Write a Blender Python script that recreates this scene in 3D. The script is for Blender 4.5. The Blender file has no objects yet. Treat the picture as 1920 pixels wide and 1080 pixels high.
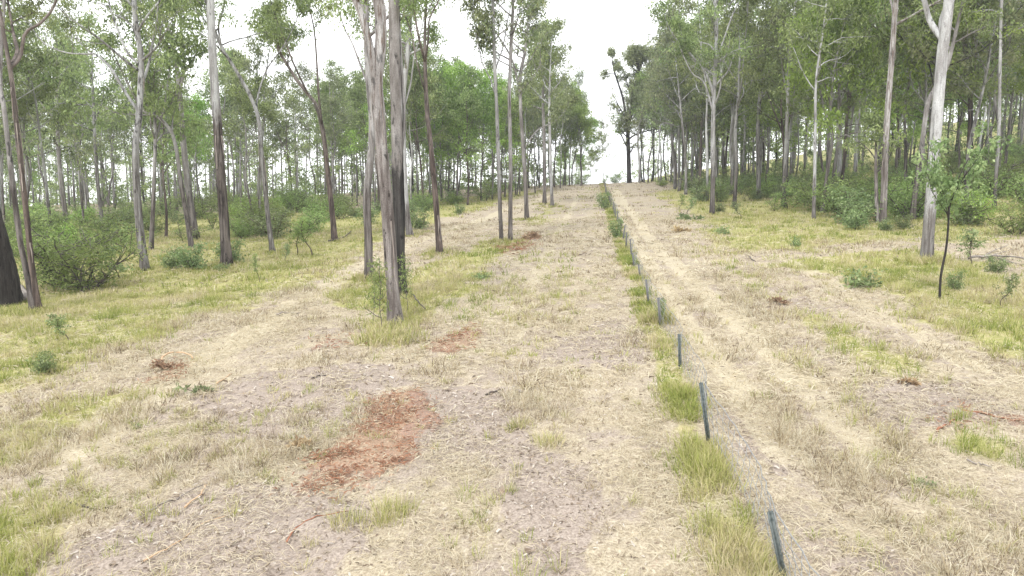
import bpy, math
import numpy as np
from math import radians as R

# ------------------------------------------------------------------ camera, sky, sun, exposure
C = bpy.context.scene.collection
S = bpy.context.scene
F = 1371.0                       # focal length in photo pixels (1920 wide)
PITCH = math.atan(155 / F)
CAMZ = 4.8
cam_d = bpy.data.cameras.new("camera")
cam = bpy.data.objects.new("camera", cam_d)
C.objects.link(cam)
cam.location = (0, 0, CAMZ)
cam.rotation_euler = (math.pi / 2 - PITCH, 0, 0)
cam_d.sensor_width = 36
cam_d.lens = F / 1920 * 36
cam_d.clip_start = 0.1
cam_d.clip_end = 6000
S.camera = cam

SUN_EL, SUN_AZ = 50, 205        # degrees, azimuth clockwise from +Y
w = bpy.data.worlds.new("World")
S.world = w
w.use_nodes = True
nt = w.node_tree
nt.nodes.clear()
out = nt.nodes.new("ShaderNodeOutputWorld")
bg = nt.nodes.new("ShaderNodeBackground")
bg.inputs[1].default_value = 0.1
sky = nt.nodes.new("ShaderNodeTexSky")
sky.sky_type = 'NISHITA'
sky.sun_disc = False
sky.sun_elevation = R(SUN_EL)
sky.sun_rotation = R(SUN_AZ)
hs = nt.nodes.new("ShaderNodeHueSaturation")
hs.inputs['Saturation'].default_value = 0.15
nt.links.new(sky.outputs[0], hs.inputs['Color'])
tc = nt.nodes.new("ShaderNodeTexCoord")
mp = nt.nodes.new("ShaderNodeMapping")
mp.inputs['Scale'].default_value = (1, 1, 3)
nt.links.new(tc.outputs['Generated'], mp.inputs[0])
nz = nt.nodes.new("ShaderNodeTexNoise")
nz.inputs['Scale'].default_value = 2.2
nz.inputs['Detail'].default_value = 5
nt.links.new(mp.outputs[0], nz.inputs[0])
cr = nt.nodes.new("ShaderNodeMix")
cr.data_type = 'RGBA'
cr.inputs['A'].default_value = (9.2, 9.4, 9.7, 1)
cr.inputs['B'].default_value = (11.2, 11.3, 11.4, 1)
nt.links.new(nz.outputs[0], cr.inputs['Factor'])
mx = nt.nodes.new("ShaderNodeMix")
mx.data_type = 'RGBA'
mx.inputs['Factor'].default_value = 0.85
nt.links.new(hs.outputs[0], mx.inputs['A'])
nt.links.new(cr.outputs['Result'], mx.inputs['B'])
nt.links.new(mx.outputs['Result'], bg.inputs[0])
nt.links.new(bg.outputs[0], out.inputs[0])

sd = bpy.data.lights.new("sun", 'SUN')
sd.energy = 1.5
sd.angle = R(16)
sd.color = (1, 0.975, 0.94)
so = bpy.data.objects.new("sun", sd)
C.objects.link(so)
so.rotation_euler = (R(90 - SUN_EL), 0, R(180 - SUN_AZ))
so.location = (0, 0, 60)

S.view_settings.view_transform = 'Standard'
S.view_settings.look = 'None'
S.view_settings.exposure = 1.3
S.view_settings.gamma = 1
S.cycles.max_bounces = 10
S.cycles.diffuse_bounces = 6
S.cycles.transmission_bounces = 8
S.cycles.use_denoising = True

# ------------------------------------------------------------------ helpers
rng = np.random.default_rng(7)


def vnoise(x, y, seed=0):
    """smooth value noise, 0..1"""
    x = np.asarray(x, float); y = np.asarray(y, float)
    xi = np.floor(x).astype(np.int64); yi = np.floor(y).astype(np.int64)
    fx = x - xi; fy = y - yi
    fx = fx * fx * (3 - 2 * fx); fy = fy * fy * (3 - 2 * fy)

    def h(a, b):
        n = (a * 374761393 + b * 668265263 + seed * 1442695041) & 0xFFFFFFFF
        n = ((n ^ (n >> 13)) * 1274126177) & 0xFFFFFFFF
        n = n ^ (n >> 16)
        return (n & 0xFFFF) / 65535.0
    a = h(xi, yi); b = h(xi + 1, yi); c = h(xi, yi + 1); d = h(xi + 1, yi + 1)
    return (a + (b - a) * fx) * (1 - fy) + (c + (d - c) * fx) * fy


def fbm(x, y, seed=0, o=3):
    s = 0; a = 1; t = 0
    for k in range(o):
        s = s + a * vnoise(x * 2 ** k, y * 2 ** k, seed + k * 17); t += a; a *= .5
    return s / t


def sstep(a, b, x):
    t = np.clip((x - a) / (b - a), 0, 1)
    return t * t * (3 - 2 * t)


def fence_x(D):
    return 2.05 + 0.11 * D


def ground(x, y):
    x = np.asarray(x, float); y = np.asarray(y, float)
    D = np.maximum(y, -30)
    g1 = 0.045 * D + 1.1e-4 * D * D * (D > 0)
    e = np.clip(D - 140, 0, None)
    rise = 0.045 * 140 + 1.1e-4 * 140 ** 2
    e1 = np.minimum(e, 56)
    g2 = rise + 0.0758 * e1 - 0.00125 * e1 ** 2
    e2 = np.clip(e - 56, 0, 190)
    g2 = g2 - 0.0642 * e2
    u = x - fence_x(np.clip(D, 0, 150))
    g2 = g2 + (rise + 0.045 * np.minimum(e, 120) - g2) * sstep(10, 42, u)
    g = np.where(D < 140, g1, g2)
    ul = np.clip(u, -150, 0); ur = np.clip(u, 0, 130)
    amp = sstep(-5, 14, D)
    cross = 0.04 * ul + 0.03 * ur + 0.0009 * ur ** 2
    far = 1 - sstep(260, 520, D)
    z = g + cross * (0.25 + 0.75 * amp) * far
    bump = (fbm(x * .35, y * .35, 3) - .5) * .22 + (fbm(x * .09, y * .09, 5, 2) - .5) * .5 * sstep(12, 40, D)
    # worn wheel ruts along the track right of the fence
    rut = np.exp(-((u - 1.6) / .35) ** 2) + np.exp(-((u - 3.3) / .35) ** 2)
    near = 1 - sstep(150, 190, D)
    return z + bump * near - 0.07 * rut * near * (D > 3)


def ray(px, py):
    d = np.array([(px - 960) / F, math.cos(PITCH) + math.sin(PITCH) * (540 - py) / F,
                  -math.sin(PITCH) + math.cos(PITCH) * (540 - py) / F])
    return d


def at(px, py):
    """the ground point seen at a photo pixel"""
    d = ray(px, py)
    t = np.arange(4, 420, .2)
    x = d[0] * t; y = d[1] * t; z = CAMZ + d[2] * t
    g = ground(x, y)
    i = np.argmax(z < g)
    if not (z < g).any():
        return np.array([d[0] * 150, 150., float(ground(d[0] * 150, 150.))])
    lo, hi = t[max(i - 1, 0)], t[i]
    for _ in range(12):
        m = (lo + hi) / 2
        if CAMZ + d[2] * m < ground(d[0] * m, d[1] * m): hi = m
        else: lo = m
    return np.array([d[0] * hi, d[1] * hi, float(ground(d[0] * hi, d[1] * hi))])


def up_at(px, py, D):
    """a point at depth D above the ground, seen at a pixel"""
    d = ray(px, py)
    t = D / d[1]
    return np.array([d[0] * t, D, CAMZ + d[2] * t])


def mesh_np(name, V, quads=None, tris=None, mat=None, attr=None, smooth=False):
    me = bpy.data.meshes.new(name)
    V = np.asarray(V, np.float32)
    me.vertices.add(len(V)); me.vertices.foreach_set("co", V.ravel())
    q = np.zeros((0, 4), np.int32) if quads is None or len(quads) == 0 else np.asarray(quads, np.int32)
    t = np.zeros((0, 3), np.int32) if tris is None or len(tris) == 0 else np.asarray(tris, np.int32)
    me.loops.add(q.size + t.size)
    me.loops.foreach_set("vertex_index", np.concatenate([q.ravel(), t.ravel()]))
    me.polygons.add(len(q) + len(t))
    ls = np.concatenate([np.arange(len(q)) * 4, q.size + np.arange(len(t)) * 3]).astype(np.int32)
    me.polygons.foreach_set("loop_start", ls)
    if smooth:
        me.polygons.foreach_set("use_smooth", np.ones(len(q) + len(t), bool))
    if attr:
        for k, a in attr.items():
            a = np.asarray(a, np.float32)
            if a.ndim == 1:
                at_ = me.attributes.new(k, 'FLOAT', 'POINT'); at_.data.foreach_set("value", a)
            else:
                at_ = me.attributes.new(k, 'FLOAT_COLOR', 'POINT'); at_.data.foreach_set("color", a.ravel())
    me.update(calc_edges=True)
    if mat: me.materials.append(mat)
    return me


def link(name, me, parent=None, loc=None):
    o = bpy.data.objects.new(name, me)
    C.objects.link(o)
    if parent: o.parent = parent
    if loc is not None: o.location = tuple(float(c) for c in loc)
    return o


def tag(o, label=None, cat=None, group=None, kind=None):
    if label: o['label'] = label
    if cat: o['category'] = cat
    if group: o['group'] = group
    if kind: o['kind'] = kind
    return o


def norm(v):
    return v / max(np.linalg.norm(v), 1e-9)


def smooth_path(P, n):
    """Catmull-Rom through the points, n samples"""
    P = np.asarray(P, float)
    if len(P) == 2:
        t = np.linspace(0, 1, n)[:, None]
        return P[0] * (1 - t) + P[1] * t
    Q = np.vstack([2 * P[0] - P[1], P, 2 * P[-1] - P[-2]])
    res = []
    for s in np.linspace(0, len(P) - 1, n):
        i = min(int(s), len(P) - 2); f = s - i
        a, b, c, d = Q[i:i + 4]
        res.append(.5 * (2 * b + (c - a) * f + (2 * a - 5 * b + 4 * c - d) * f * f + (3 * b - a - 3 * c + d) * f ** 3))
    return np.array(res)


class MB:
    """collects tubes into one mesh"""
    def __init__(s):
        s.v = []; s.q = []; s.t = []; s.n = 0

    def add(s, V, q=None, t=None):
        s.v.append(np.asarray(V, float))
        if q is not None and len(q): s.q.append(np.asarray(q) + s.n)
        if t is not None and len(t): s.t.append(np.asarray(t) + s.n)
        s.n += len(V)

    def tube(s, pts, rad, sides=8, rough=0., g=None):
        pts = np.asarray(pts, float); n = len(pts)
        rad = np.broadcast_to(np.asarray(rad, float), (n,))
        tan = np.gradient(pts, axis=0)
        tan /= np.linalg.norm(tan, axis=1)[:, None] + 1e-9
        ref = np.array([1., 0, 0]) if abs(tan[0][0]) < .8 else np.array([0, 1., 0])
        A = np.cross(tan, ref); A /= np.linalg.norm(A, axis=1)[:, None] + 1e-9
        B = np.cross(tan, A)
        th = np.linspace(0, 2 * np.pi, sides, endpoint=False)
        r = rad[:, None] * np.ones(sides)
        if rough and g is not None:
            lobes = g.normal(0, 1, sides)
            r = r * (1 + rough * lobes[None] * .6 + rough * g.normal(0, .6, (n, sides)))
        V = pts[:, None] + r[..., None] * (np.cos(th)[None, :, None] * A[:, None] + np.sin(th)[None, :, None] * B[:, None])
        i = np.arange(n - 1)[:, None] * sides; j = np.arange(sides)[None]; k = (j + 1) % sides
        q = np.stack([i + j, i + k, i + sides + k, i + sides + j], -1).reshape(-1, 4)
        V = V.reshape(-1, 3)
        # end caps
        c0 = len(V); V = np.vstack([V, pts[0], pts[-1]])
        t = [[c0, (a + 1) % sides, a] for a in range(sides)]
        e = (n - 1) * sides
        t += [[c0 + 1, e + a, e + (a + 1) % sides] for a in range(sides)]
        s.add(V, q, t)

    def mesh(s, name, mat, smooth=True, attr=None):
        return mesh_np(name, np.vstack(s.v), np.vstack(s.q) if s.q else None, np.vstack(s.t) if s.t else None, mat, attr, smooth)


def leaves(centres, radii, per, L, W, g, hang=.65, flat=.75):
    """leaf-shaped faces through clumps; returns V, quads, value"""
    c = np.repeat(np.asarray(centres), per, 0); r = np.repeat(np.asarray(radii), per)
    n = len(c)
    off = g.normal(0, 1, (n, 3)); off /= np.linalg.norm(off, axis=1)[:, None]
    off *= (g.random(n) ** .45)[:, None]
    off[:, 2] *= flat
    p = c + off * r[:, None]
    d = g.normal(0, 1, (n, 3)); d /= np.linalg.norm(d, axis=1)[:, None]
    d[:, 2] -= hang * 1.4
    d /= np.linalg.norm(d, axis=1)[:, None]
    sd_ = np.cross(d, g.normal(0, 1, (n, 3))); sd_ /= np.linalg.norm(sd_, axis=1)[:, None] + 1e-9
    nn = np.cross(d, sd_)
    l = L * g.uniform(.6, 1.3, n)[:, None]; ww = W * g.uniform(.7, 1.3, n)[:, None]
    bend = nn * l * g.uniform(-.15, .15, n)[:, None]
    v0 = p; v1 = p + d * l * .45 + sd_ * ww * .5 + bend; v2 = p + d * l; v3 = p + d * l * .45 - sd_ * ww * .5 + bend
    V = np.stack([v0, v1, v2, v3], 1).reshape(-1, 3)
    q = np.arange(n * 4).reshape(-1, 4)
    cv = np.repeat(g.random(len(centres)), per)
    val = np.repeat(np.clip(.62 * cv + .5 * g.random(n) - .06, 0, 1), 4)
    return V, q, val


# ------------------------------------------------------------------ materials
def new_mat(name):
    m = bpy.data.materials.new(name); m.use_nodes = True
    n = m.node_tree
    b = n.nodes['Principled BSDF']
    return m, n, b


def N(n, t, **kw):
    x = n.nodes.new(t)
    for k, v in kw.items():
        if k in x.inputs.keys(): x.inputs[k].default_value = v
        else: setattr(x, k, v)
    return x


def mixc(n, fac, a, b, blend='MIX'):
    x = n.nodes.new("ShaderNodeMix"); x.data_type = 'RGBA'; x.blend_type = blend
    for s, v in (('Factor', fac), ('A', a), ('B', b)):
        i = x.inputs[s] if s != 'Factor' else x.inputs[0]
        if s == 'A': i = x.inputs[6]
        if s == 'B': i = x.inputs[7]
        if hasattr(v, 'is_linked'): n.links.new(v, i)
        elif isinstance(v, tuple): i.default_value = (*v[:3], 1)
        else: i.default_value = v
    return x.outputs[2]


def ramp(n, val, a, b):
    x = n.nodes.new("ShaderNodeMapRange")
    x.interpolation_type = 'SMOOTHSTEP'
    x.inputs['From Min'].default_value = a; x.inputs['From Max'].default_value = b
    n.links.new(val, x.inputs['Value'])
    return x.outputs[0]


def math_(n, op, a, b=None):
    x = n.nodes.new("ShaderNodeMath"); x.operation = op
    for i, v in enumerate((a, b)):
        if v is None: continue
        if hasattr(v, 'is_linked'): n.links.new(v, x.inputs[i])
        else: x.inputs[i].default_value = v
    return x.outputs[0]


def noise(n, vec, scale, detail=4, rough=.55, stretch=None):
    if stretch:
        m = n.nodes.new("ShaderNodeMapping"); m.inputs['Scale'].default_value = stretch
        n.links.new(vec, m.inputs[0]); vec = m.outputs[0]
    x = N(n, "ShaderNodeTexNoise", Scale=scale, Detail=detail, Roughness=rough)
    n.links.new(vec, x.inputs['Vector'])
    return x.outputs[0]


def bark(name, hi, hi2, lo, lo2, h, soft=1.2, streak=10, bump=.6, peel=None, blot=.62):
    """smooth upper bark over a rough stocking h metres high, scarred and streaked"""
    m, n, b = new_mat(name)
    tcn = N(n, "ShaderNodeTexCoord"); vec = tcn.outputs['Object']
    oi = N(n, "ShaderNodeObjectInfo")
    st = noise(n, vec, streak, 6, .65, (1, 1, .06))
    st2 = noise(n, vec, streak * 2.2, 4, .6, (1, 1, .1))
    pa = noise(n, vec, 1.6, 6, .65, (1, 1, .4))
    pb = noise(n, vec, 4.5, 5, .65, (1, 1, .3))
    sep = N(n, "ShaderNodeSeparateXYZ"); n.links.new(vec, sep.inputs[0])
    zz = math_(n, 'ADD', sep.outputs[2], math_(n, 'MULTIPLY', math_(n, 'SUBTRACT', pa, .5), 6.0))
    zz = math_(n, 'ADD', zz, math_(n, 'MULTIPLY', math_(n, 'SUBTRACT', st, .5), 5.0))
    zz = math_(n, 'ADD', zz, math_(n, 'MULTIPLY', math_(n, 'SUBTRACT', pb, .5), 4.0))
    hh = math_(n, 'MULTIPLY', math_(n, 'ADD', math_(n, 'MULTIPLY', oi.outputs['Random'], .4), .8), h)
    f = ramp(n, math_(n, 'SUBTRACT', zz, hh), -soft, soft)
    chi = mixc(n, ramp(n, pa, .38, .62), hi, hi2)
    chi = mixc(n, ramp(n, st, .53, .68), chi, tuple(.5 * c for c in hi2))
    chi = mixc(n, ramp(n, pb, blot - .03, blot + .04), chi, tuple(.33 * c for c in hi2))
    if peel:
        chi = mixc(n, ramp(n, st2, .5, .6), chi, peel)
    clo = mixc(n, ramp(n, st, .38, .62), lo, lo2)
    clo = mixc(n, ramp(n, pb, .58, .66), clo, tuple(.4 * c for c in lo))
    col = mixc(n, f, clo, chi)
    pc = noise(n, vec, 2.6, 5, .7, (1, 1, .16))
    col = mixc(n, ramp(n, pc, .46, .58), col, mixc(n, 1.0, col, (.70, .68, .67), 'MULTIPLY'))
    col = mixc(n, ramp(n, noise(n, vec, 30, 3), .3, .75), col, mixc(n, 1.0, col, (.68, .68, .68), 'MULTIPLY'))
    n.links.new(col, b.inputs['Base Color'])
    b.inputs['Roughness'].default_value = .9
    b.inputs['Specular IOR Level'].default_value = .2
    bp = N(n, "ShaderNodeBump", Strength=bump, Distance=.06)
    n.links.new(math_(n, 'ADD', st, math_(n, 'MULTIPLY', st2, .6)), bp.inputs['Height'])
    n.links.new(bp.outputs[0], b.inputs['Normal'])
    return m


BARK = {
    'pale': bark('pale_gum_bark', (.454, .458, .458), (.311, .307, .302), (.059, .050, .047), (.185, .168, .155), 4.0, streak=6),
    'white': bark('white_gum_bark', (.538, .546, .550), (.403, .403, .403), (.118, .105, .097), (.302, .290, .281), 2.6, streak=6, blot=.64),
    'grey': bark('grey_box_bark', (.353, .344, .336), (.210, .197, .189), (.067, .057, .052), (.202, .181, .168), 5, streak=6),
    'brown': bark('brown_rough_bark', (.227, .193, .176), (.109, .091, .081), (.050, .038, .033), (.168, .130, .113), 7, streak=6),
    'dark': bark('dark_ironbark', (.059, .052, .049), (.034, .030, .028), (.025, .022, .020), (.059, .052, .048), 6),
    'peel': bark('peeling_gum_bark', (.33, .31, .295), (.43, .42, .41), (.10, .083, .075), (.29, .265, .25), 6.5, soft=2.0, streak=6, peel=(.17, .135, .115), blot=.6),
    'char': bark('fire_blackened_bark', (.336, .319, .307), (.218, .202, .189), (.017, .016, .015), (.063, .059, .055), 5.4, soft=.8, streak=6),
    'mottled': bark('mottled_gum_bark', (.470, .479, .479), (.277, .273, .269), (.076, .066, .059), (.286, .277, .265), 7, soft=2.2, streak=6, blot=.56),
    'halfbark': bark('half_rough_bark', (.504, .508, .508), (.370, .370, .365), (.038, .030, .027), (.185, .160, .144), 8.6, soft=1.2, streak=6),
}


def leaf_mat(name, a, b_, c, rough=.5):
    m, n, b = new_mat(name)
    at_ = N(n, "ShaderNodeAttribute", attribute_name='v')
    oi = N(n, "ShaderNodeObjectInfo")
    col = mixc(n, ramp(n, at_.outputs['Fac'], 0, .55), a, b_)
    col = mixc(n, ramp(n, at_.outputs['Fac'], .5, 1.0), col, c)
    h = N(n, "ShaderNodeHueSaturation")
    n.links.new(col, h.inputs['Color'])
    n.links.new(math_(n, 'ADD', math_(n, 'MULTIPLY', oi.outputs['Random'], .035), .475), h.inputs['Hue'])
    n.links.new(math_(n, 'ADD', math_(n, 'MULTIPLY', oi.outputs['Random'], .45), .88), h.inputs['Value'])
    n.links.new(h.outputs[0], b.inputs['Base Color'])
    b.inputs['Roughness'].default_value = rough
    b.inputs['Specular IOR Level'].default_value = .35
    tr = N(n, "ShaderNodeBsdfTranslucent")
    n.links.new(h.outputs[0], tr.inputs[0])
    ms = N(n, "ShaderNodeMixShader"); ms.inputs[0].default_value = .45
    n.links.new(b.outputs[0], ms.inputs[1]); n.links.new(tr.outputs[0], ms.inputs[2])
    n.links.new(ms.outputs[0], n.nodes['Material Output'].inputs[0])
    return m


LEAF = {
    'gum': leaf_mat('gum_leaves', (0.069, 0.101, 0.039), (0.178, 0.241, 0.087), (0.356, 0.437, 0.185)),
    'bright': leaf_mat('bright_leaves', (0.086, 0.151, 0.032), (0.205, 0.324, 0.065), (0.356, 0.508, 0.137)),
    'dull': leaf_mat('dull_leaves', (0.066, 0.088, 0.044), (0.156, 0.195, 0.090), (0.324, 0.366, 0.190)),
    'shrub': leaf_mat('shrub_leaves', (.08, .125, .034), (.18, .265, .078), (.32, .41, .15)),
    'broad': leaf_mat('broad_leaves', (.08, .12, .046), (.17, .24, .095), (.32, .39, .19), .4),
    'dead': leaf_mat('dead_leaves', (0.162, 0.112, 0.064), (0.351, 0.255, 0.144), (0.513, 0.420, 0.272), .7),
}


def simple(name, a, b_, scale=20, rough=.85, stretch=None, bump=.2):
    m, n, b = new_mat(name)
    vec = N(n, "ShaderNodeTexCoord").outputs['Object']
    f = noise(n, vec, scale, 4, .6, stretch)
    n.links.new(mixc(n, ramp(n, f, .3, .7), a, b_), b.inputs['Base Color'])
    b.inputs['Roughness'].default_value = rough
    bp = N(n, "ShaderNodeBump", Strength=bump, Distance=.01)
    n.links.new(f, bp.inputs['Height']); n.links.new(bp.outputs[0], b.inputs['Normal'])
    return m


def blade_mat(name, stops):
    m, n, b = new_mat(name)
    at_ = N(n, "ShaderNodeAttribute", attribute_name='v')
    r = N(n, "ShaderNodeValToRGB")
    e = r.color_ramp.elements
    while len(e) < len(stops): e.new(.5)
    for i, (p, c) in enumerate(stops):
        e[i].position = p; e[i].color = (*c, 1)
    n.links.new(at_.outputs['Fac'], r.inputs[0])
    n.links.new(r.outputs[0], b.inputs['Base Color'])
    b.inputs['Roughness'].default_value = .65
    b.inputs['Specular IOR Level'].default_value = .25
    tr = N(n, "ShaderNodeBsdfTranslucent")
    n.links.new(r.outputs[0], tr.inputs[0])
    ms = N(n, "ShaderNodeMixShader"); ms.inputs[0].default_value = .3
    n.links.new(b.outputs[0], ms.inputs[1]); n.links.new(tr.outputs[0], ms.inputs[2])
    n.links.new(ms.outputs[0], n.nodes['Material Output'].inputs[0])
    return m


# ------------------------------------------------------------------ ground zones (world polygons where the photo shows them)
def poly(pts):
    return np.array([at(*p)[:2] for p in pts])


def inside(P, x, y, soft):
    """soft membership of points in a polygon, by signed distance"""
    x = np.asarray(x); y = np.asarray(y)
    d = np.full(x.shape, 1e9); ins = np.zeros(x.shape, bool)
    n = len(P)
    for i in range(n):
        a = P[i]; b = P[(i + 1) % n]
        e = b - a; L = e @ e + 1e-9
        t = np.clip(((x - a[0]) * e[0] + (y - a[1]) * e[1]) / L, 0, 1)
        dd = np.hypot(x - a[0] - t * e[0], y - a[1] - t * e[1])
        d = np.minimum(d, dd)
        c = ((a[1] > y) != (b[1] > y)) & (x < (b[0] - a[0]) * (y - a[1]) / (b[1] - a[1] + 1e-12) + a[0])
        ins ^= c
    sgn = np.where(ins, d, -d)
    return sstep(-soft, soft, sgn)


GREEN = [
    (1.0, [(-260, 770), (0, 738), (110, 700), (250, 640), (330, 600), (450, 575), (560, 530), (650, 500), (690, 468), (760, 440),
           (830, 412), (940, 380), (1030, 358), (900, 366), (700, 390), (300, 402), (-300, 420)]),
    (.75, [(-120, 870), (0, 812), (120, 770), (230, 735), (310, 735), (200, 790), (60, 860), (-60, 900)]),
    (.9, [(-80, 985), (40, 950), (130, 960), (80, 1040), (20, 1120), (-120, 1120)]),
    (1.0, [(612, 556), (660, 525), (705, 515), (740, 540), (800, 492), (850, 478), (950, 452), (965, 470), (900, 520), (830, 560),
           (790, 610), (745, 645), (690, 655), (705, 585), (640, 562)]),
    (.9, [(985, 418), (1040, 384), (1048, 392), (1005, 424)]),
    (.5, [(1090, 350), (1120, 352), (1140, 400), (1120, 405)]),
    (.95, [(1228, 362), (1290, 395), (1345, 428), (1335, 447), (1420, 477), (1480, 470), (1600, 452), (1740, 452), (1960, 440),
           (1990, 340), (1500, 345), (1300, 345)]),
    (1.0, [(1440, 495), (1520, 478), (1740, 468), (1840, 500), (1980, 540), (1980, 705), (1850, 650), (1750, 600), (1650, 550), (1560, 518)]),
    (.85, [(1455, 588), (1520, 580), (1600, 640), (1700, 665), (1725, 705), (1640, 705), (1560, 655)]),
    (.8, [(1770, 835), (1830, 800), (1950, 840), (1950, 890), (1850, 875)]),
    (.5, [(1330, 455), (1400, 500), (1440, 560), (1420, 560), (1360, 510), (1310, 460)]),
    (.45, [(1500, 640), (1560, 720), (1680, 860), (1760, 930), (1700, 930), (1560, 800), (1480, 690)]),
    (.35, [(780, 560), (960, 480), (1060, 470), (1120, 560), (1000, 620), (850, 650)]),
    (.45, [(940, 960), (1010, 940), (1040, 1080), (930, 1090)]),
]
DIRT = [
    (1.0, [(770, 745), (900, 715), (1000, 735), (1000, 790), (1060, 850), (1140, 900), (1110, 1090), (985, 1090), (960, 900), (860, 850), (780, 810)]),
    (.9, [(130, 1010), (330, 930), (520, 900), (720, 950), (660, 1090), (120, 1090)]),
    (.8, [(330, 745), (500, 690), (700, 680), (760, 720), (600, 830), (420, 830)]),
    (.8, [(1030, 620), (1180, 600), (1240, 680), (1180, 705), (1020, 690)]),
    (1.0, [(1500, 1090), (1640, 1010), (1770, 1090)]),
    (.7, [(1310, 770), (1420, 780), (1520, 900), (1420, 890)]),
    (.8, [(1480, 730), (1650, 715), (1820, 730), (1920, 800), (1700, 810), (1560, 790)]),
    (.6, [(1420, 560), (1520, 555), (1560, 590), (1460, 590)]),
]
RED = [
    (1.0, [(690, 752), (800, 732), (835, 790), (795, 850), (710, 892), (610, 898), (585, 872), (640, 825)]),
    (.55, [(560, 890), (640, 870), (720, 900), (640, 935), (540, 930)]),
    (.8, [(780, 660), (890, 612), (905, 630), (845, 668)]),
    (.6, [(285, 708), (350, 668), (365, 690), (320, 718)]),
    (.3, [(560, 640), (690, 615), (700, 650), (600, 660)]),
    (.45, [(1740, 790), (1800, 760), (1940, 775), (1940, 800), (1800, 810)]),
    (.5, [(925, 470), (990, 435), (1005, 460), (960, 478)]),
]
TRACKS = [  # (width m, strength, pixels down the middle)
    (.55, 1, [(1158, 356), (1172, 385), (1205, 430), (1262, 492), (1345, 568), (1440, 655), (1560, 765), (1640, 850)]),
    (.5, .9, [(1150, 356), (1162, 400), (1195, 460), (1245, 545), (1320, 640), (1400, 740), (1480, 860)]),
    (.8, .9, [(120, 850), (300, 720), (450, 632), (600, 548), (680, 494), (800, 446), (930, 400), (1040, 364)]),
    (.5, .6, [(960, 640), (1005, 520), (1045, 440), (1085, 365)]),
    (.5, .8, [(1440, 470), (1560, 535), (1690, 610), (1830, 690)]),
]
TRACKS = [(w_, k_, np.array([at(*p)[:2] for p in P])) for w_, k_, P in TRACKS]


def track(x, y):
    res = np.zeros(np.shape(x))
    wob = (fbm(x * .5, y * .5, 55) - .5) * .7
    for w_, k_, P in TRACKS:
        d = np.full(np.shape(x), 1e9)
        for a, b in zip(P[:-1], P[1:]):
            e = b - a; t = np.clip(((x - a[0]) * e[0] + (y - a[1]) * e[1]) / (e @ e), 0, 1)
            d = np.minimum(d, np.hypot(x - a[0] - t * e[0], y - a[1] - t * e[1]))
        res = np.maximum(res, k_ * (1 - sstep(w_ * .45, w_ * 1.1, d + wob * .5)))
    return res


GREEN = [(w_, poly(p)) for w_, p in GREEN]
DIRT = [(w_, poly(p)) for w_, p in DIRT]
RED = [(w_, poly(p)) for w_, p in RED]


def zones(x, y):
    """green, dirt, red weights at world points"""
    D = np.maximum(y, 4)
    wx = x + (fbm(x * .6, y * .6, 21) - .5) * np.clip(D * .09, .6, 5)
    wy = y + (fbm(x * .6, y * .6, 33) - .5) * np.clip(D * .14, .8, 8)
    g = np.zeros(x.shape); d = np.zeros(x.shape); r = np.zeros(x.shape)
    for w_, P in GREEN:
        g = np.maximum(g, w_ * inside(P, wx, wy, .6 + .015 * np.linalg.norm(P.mean(0))))
    for w_, P in DIRT: d = np.maximum(d, w_ * inside(P, wx, wy, .5))
    for w_, P in RED: r = np.maximum(r, w_ * inside(P, x + (wx - x) * .6, y + (wy - y) * .6, .35))
    u = x - fence_x(y) + (fbm(x * .7, y * .25, 9) - .5) * .9
    band = .75 * sstep(-.8, -.35, u) * (1 - sstep(.0, .35, u)) * (y > 3) * (1 - sstep(150, 165, y))
    band *= .55 + .45 * sstep(.3, .6, fbm(x * .2, y * .2, 41, 2))
    g = np.maximum(g, band)
    g = np.maximum(g, .75 * sstep(1, 6, x - np.interp(y, [45, 60, 80, 100, 120, 150, 200], [28, 24, 22.5, 23.5, 25, 26.5, 25])) * sstep(50, 62, y))
    return np.clip(g, 0, 1), np.clip(d, 0, 1) * (1 - band), np.clip(r, 0, 1) * (1 - band)


def axis(parts):
    a = []
    for lo, hi, st in parts: a.append(np.arange(lo, hi, st))
    return np.unique(np.concatenate(a))


xs = axis([(-3000, -300, 300), (-300, -120, 20), (-120, -32, 1.6), (-32, -13, .3), (-13, 13, .15), (13, 32, .3), (32, 130, 1.6), (130, 300, 20), (300, 3001, 300)])
ys = axis([(-400, -20, 40), (-20, 4, 2), (4, 21, .15), (21, 62, .3), (62, 180, 1.2), (180, 420, 8), (420, 4500, 200)])
X, Y = np.meshgrid(xs, ys)
Z = ground(X, Y)
gz, dz, rz = zones(X, Y)
Z = Z + ((vnoise(X * 2.3, Y * 2.3, 88) - .5) * .07 + (fbm(X * 3.1 + 5, Y * 2.0, 89, 2) - .5) * .05) * (Y < 62) + .05 * rz
nx, ny = len(xs), len(ys)
i = np.arange(ny - 1)[:, None] * nx + np.arange(nx - 1)[None]
q = np.stack([i, i + 1, i + nx + 1, i + nx], -1).reshape(-1, 4)
tz = track(X, Y)
Z = Z - .04 * tz
zone = np.stack([gz, dz, rz, tz], -1).reshape(-1, 4)

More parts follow.
